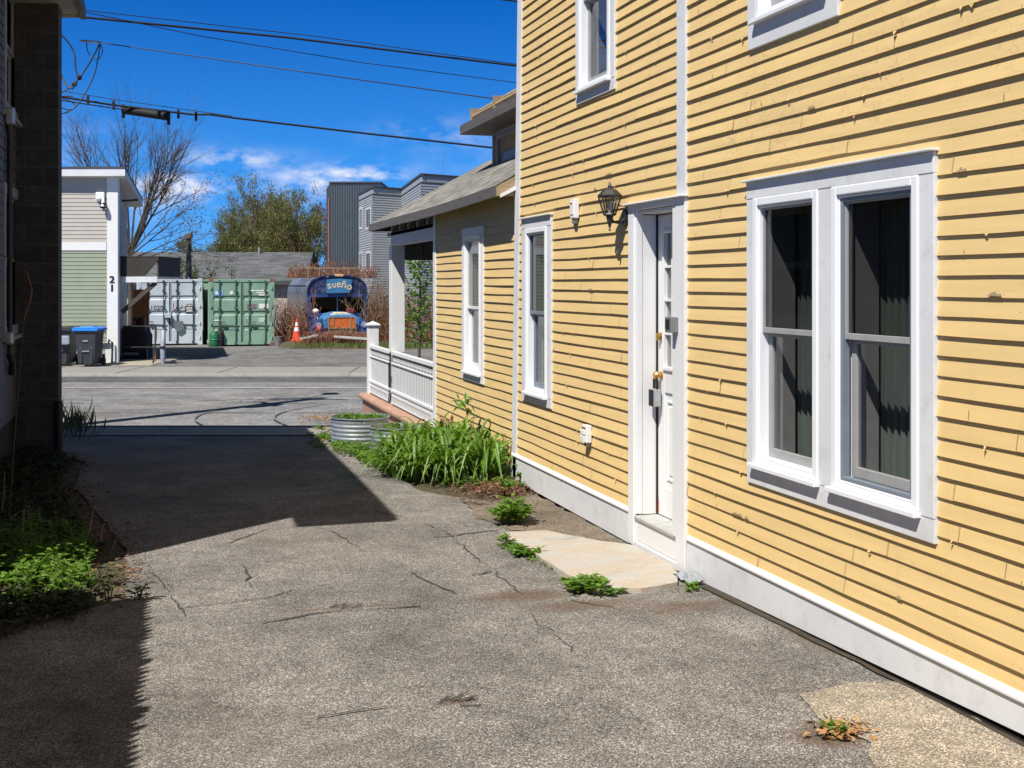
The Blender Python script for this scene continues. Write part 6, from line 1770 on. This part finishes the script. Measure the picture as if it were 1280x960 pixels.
for i, (p, q) in enumerate(segs):
    w_ = Wall(p, q); opn = []
    if i == 0:
        for (f0, f1) in ((.03, .24), (.54, .84)):
            for (y0, y1) in ((261, 285), (316, 338)):
                tm = 70-5.2*(f0+f1)/2
                opn.append((f0*w_.L, f1*w_.L, sz(y1, tm)-G(64.8), sz(y0, tm)-G(64.8)))
    if i == 3:
        opn.append((.22*w_.L, .36*w_.L, 1.2+.5, 3.2)); opn.append((.62*w_.L, .8*w_.L, 1.7, 3.2))
    boards(mb, w_, 0, w_.L, -.1, zA-.35, .135, opn, .022)
    w_.box(tr_, 0, w_.L, zA-.35, zA-.05, -.05, .02); w_.box(ed, -.05, w_.L+.05, zA-.05, zA+.06, -.1, .06)
    w_.box(ed, 0, w_.L, zA-.40, zA-.35, -.05, .03)
    for o_ in opn:
        wf = MB(); wg = MB()
        w_.ring(wf, o_[0]-.07, o_[1]+.07, o_[2]-.07, o_[3]+.07, .11, -.05, .03); w_.box(wf, (o_[0]+o_[1])/2-.035, (o_[0]+o_[1])/2+.035, o_[2], o_[3], -.04, .02)
        w_.box(wg, o_[0]+.03, o_[1]-.03, o_[2]+.03, o_[3]-.03, -.03, .012)
        wf_ = wf.build('window', MAT['white'], apt); wg.build('pane', darkpane, wf_)
mb.build('wall', MAT['greyside'], apt, norm=False); tr_.build('frieze_board', MAT['greyside'], apt); ed.build('roof_edge', MAT['roofdark'], apt)
mb = MB(); ftop = [pts[0], pts[1], pts[2], pts[3], pts[4], pts[5]]
mb.prism([(p.x, p.y) for p in ftop], lambda x, y, z: Vector((x, y, z)), zA-.3, zA-.2); mb.build('roof', MAT['roofdark'], apt)
mb = MB(); mb.tube([(L2(553, 62).x, -2, zA), (L2(553, 62).x, -2, zA+1.7)], .015, 5); mb.build('aerial', MAT['greymetal'], apt)

# --- trees
def tloc(px, t): return S(su(px, t), t, G(t))
tr = tree('bare_tree', 'bare spreading tree rising behind the two-storey shop', tloc(162, 51), 11, 8.2, .055, 3, None, 'bark', (3, 1, .09, .05, 0, .04), stems=13, spread=.62, first=.62, z0=3.9, up=.03, jit=.08, kids=(6, 9), ang=(.25, .65), shrink=.42, n0=7, taper=.25)
tree('bare_tree', 'thin bare tree with first leaves leaning right above the white container', tloc(148, 49), 29, 6.0, .040, 3, 'budbrown', 'bark', (3, 1, .11, .06, 0, .07), z0=3.3, dirs=[(1.3, .1, 1.0), (1.5, 0, .45), (1.0, -.3, 1.3), (1.4, .4, .75), (.7, .2, .8)], first=.62, up=.03, jit=.12, kids=(4, 6), ang=(.35, .8), shrink=.46, taper=.25)
tree('budding_tree', 'small tree with sparse grey-green leaves behind the gap between the containers', tloc(258, 54), 31, 4.6, .07, 3, 'spring', 'bark', (2, 3, .12, .07, 0, .10), stems=3, spread=.4, first=.55, up=.08, kids=(4, 5), ang=(.4, .85), shrink=.55)
for i, (px, t, H, sd, lm, lbl) in enumerate(((300, 82, 7.0, 41, 'olive', 'left budding olive-brown tree of the clump behind the low house'), (338, 86, 8.6, 42, 'olive', 'tallest budding olive tree behind the low house roof'), (375, 84, 8.2, 43, 'olive', 'budding olive-brown tree left of the metal tower'), (318, 90, 7.8, 44, 'budbrown', 'brown twiggy tree deep in the clump behind the low house'), (360, 92, 7.8, 46, 'budbrown', 'brown twiggy tree at the back of the clump near the tower'), (272, 80, 5.0, 47, 'olive', 'shortest olive tree at the left end of the clump'))):
    tree('budding_tree', lbl, tloc(px, t), sd, H*1.2, .10, 3, lm, 'twig', (2, 5, .26, .055, 0, .20, True), group='budding trees behind the low house', stems=9, spread=.46, first=.62, up=.12, jit=.11, kids=(5, 7), ang=(.25, .55), shrink=.46, n0=5, taper=.3)
tree('leafy_tree', 'bright green leafy tree at the foot of the metal tower', tloc(400, 78), 48, 4.2, .1, 3, 'spring', 'bark', (1, 16, .2, .13, 0, .3), stems=4, spread=.4, first=.5, kids=(4, 6), ang=(.4, .8), shrink=.55, n0=5)
tree('leafy_tree', 'yellow-green tree top showing over the left end of the shop roof', tloc(78, 60), 49, 6.6, .12, 3, 'spring', 'bark', (1, 22, .24, .16, 0, .4), stems=4, spread=.4, first=.5, kids=(4, 6), ang=(.4, .8), shrink=.55, n0=5)
tree('leafy_tree', 'pale green tree far behind the shop canopy', tloc(178, 95), 50, 5.5, .15, 3, 'spring', 'bark', (1, 16, .24, .16, 0, .4), stems=4, spread=.4, first=.5, kids=(4, 6), ang=(.4, .8), shrink=.55, n0=5)
# distant wooded skyline
mb = MB(); rnd = random.Random(99)
for i in range(5200):
    u = rnd.uniform(-75, 70); t = rnd.uniform(118, 150)
    top = 3.2+2.2*noise.noise(Vector((u*.12, 3, 1)))+1.0*noise.noise(Vector((u*.5, 1, 7)))
    z = G(t)+top*rnd.random()**.6
    leaf_quad(mb, S(u, t, z), rvec(rnd), rvec(rnd), rnd.uniform(.6, 1.3), rnd.uniform(.4, .8))
tag(mb.build('far_woods', MAT['budbrown'], norm=False), 'far brown-green woods along the horizon', 'woods', kind='stuff')

# ================================================================== LIGHT, SKY, CAMERA
w = bpy.data.worlds.new('World'); scene.world = w; w.use_nodes = True
nt = w.node_tree
bg = nt.nodes['Background']
sky = nt.nodes.new('ShaderNodeTexSky'); sky.sky_type = 'NISHITA'; sky.sun_disc = False
to_sun = -SUN
sky.sun_elevation = math.asin(to_sun.z); sky.sun_rotation = math.atan2(to_sun.x, to_sun.y)
sky.altitude = 300; sky.air_density = 1.0; sky.dust_density = .2; sky.ozone_density = 2.5
tc = nt.nodes.new('ShaderNodeTexCoord')
dirv = tc.outputs['Generated']
ad = nt.nodes.new('ShaderNodeVectorMath'); ad.operation = 'ADD'; nt.links.new(dirv, ad.inputs[0]); ad.inputs[1].default_value = (0, 0, .16)
nm = nt.nodes.new('ShaderNodeVectorMath'); nm.operation = 'NORMALIZE'; nt.links.new(ad.outputs[0], nm.inputs[0])
nt.links.new(nm.outputs[0], sky.inputs['Vector'])
hs = nt.nodes.new('ShaderNodeHueSaturation'); hs.inputs['Saturation'].default_value = 1.15; hs.inputs['Hue'].default_value = .5; hs.inputs['Value'].default_value = 1.0
nt.links.new(sky.outputs[0], hs.inputs['Color'])
# cloud banks: fixed directions in the sky, broken up by noise
sx = nt.nodes.new('ShaderNodeSeparateXYZ'); nt.links.new(dirv, sx.inputs[0])
uu = mth(nt, 'SUBTRACT', mth(nt, 'MULTIPLY', sx.outputs[0], CT), mth(nt, 'MULTIPLY', sx.outputs[1], ST))
tt = mth(nt, 'MAXIMUM', mth(nt, 'ADD', mth(nt, 'MULTIPLY', sx.outputs[0], ST), mth(nt, 'MULTIPLY', sx.outputs[1], CT)), .02)
az = mth(nt, 'DIVIDE', uu, tt); el = mth(nt, 'DIVIDE', sx.outputs[2], tt)
n1 = tex_noise(nt, scaled(nt, dirv, (1, 1, 2.2)), 26, 6, .6)
n2 = tex_noise(nt, scaled(nt, dirv, (1, 1, 2.0)), 60, 4, .6)
nz = mth(nt, 'ADD', mth(nt, 'MULTIPLY', n1.outputs['Fac'], .75), mth(nt, 'MULTIPLY', n2.outputs['Fac'], .25))
total = None
for px, py, wx, wy, k in ((290, 199, 52, 11, .85), (432, 222, 62, 14, 1.25), (205, 232, 46, 16, 1.0), (330, 238, 100, 18, .35), (545, 166, 60, 14, .35), (120, 250, 90, 26, .5), (900, 200, 200, 40, .6), (-200, 190, 220, 40, .7)):
    a = (px-640)/1480; e_ = (355-py)/1480
    dx = mth(nt, 'DIVIDE', mth(nt, 'SUBTRACT', az, a), wx/1480); dy = mth(nt, 'DIVIDE', mth(nt, 'SUBTRACT', el, e_), wy/1480)
    d2 = mth(nt, 'ADD', mth(nt, 'MULTIPLY', dx, dx), mth(nt, 'MULTIPLY', dy, dy))
    g_ = mth(nt, 'MULTIPLY', mth(nt, 'EXPONENT', mth(nt, 'MULTIPLY', d2, -.8)), k)
    total = g_ if total is None else mth(nt, 'ADD', total, g_)
front = mth(nt, 'GREATER_THAN', tt, .03)
cl = mth(nt, 'MULTIPLY', mth(nt, 'MULTIPLY', total, front), ramp(nt, nz, [(.42, 0.0), (.64, 1.0)]), clamp=True)
tint = ramp(nt, sx.outputs[2], [(0.0, (.50, 1.05, 1.42)), (.10, (.27, .93, 1.46)), (.235, (.05, .57, 1.18)), (.5, (.66, .53, .40))])
skyc = mixc(nt, 1.0, hs.outputs[0], tint, 'MULTIPLY')
cm_ = mixc(nt, cl, skyc, (7.4, 7.5, 8.3))
nt.links.new(cm_, bg.inputs['Color']); bg.inputs['Strength'].default_value = .08

sun = bpy.data.lights.new('sun', 'SUN'); sun.energy = 4.6; sun.angle = math.radians(.5); sun.color = (1, .955, .88)
so = bpy.data.objects.new('sun', sun); C.objects.link(so); so.rotation_euler = SUN.to_track_quat('-Z', 'Y').to_euler(); so.location = (-10, -10, 20)

cam = bpy.data.cameras.new('camera'); co = bpy.data.objects.new('camera', cam); C.objects.link(co)
co.location = (0, 0, CAMZ); co.rotation_euler = (PI/2, 0, -TH)
cam.sensor_width = 36; cam.lens = 36*1480/1280; cam.shift_y = -125/1280
cam.clip_start = .05; cam.clip_end = 6000
scene.camera = co
scene.render.engine = 'CYCLES'
scene.view_settings.view_transform = 'Standard'; scene.view_settings.look = 'None'
scene.view_settings.exposure = .6; scene.view_settings.gamma = 1
scene.cycles.max_bounces = 6; scene.cycles.diffuse_bounces = 3; scene.cycles.transparent_max_bounces = 12
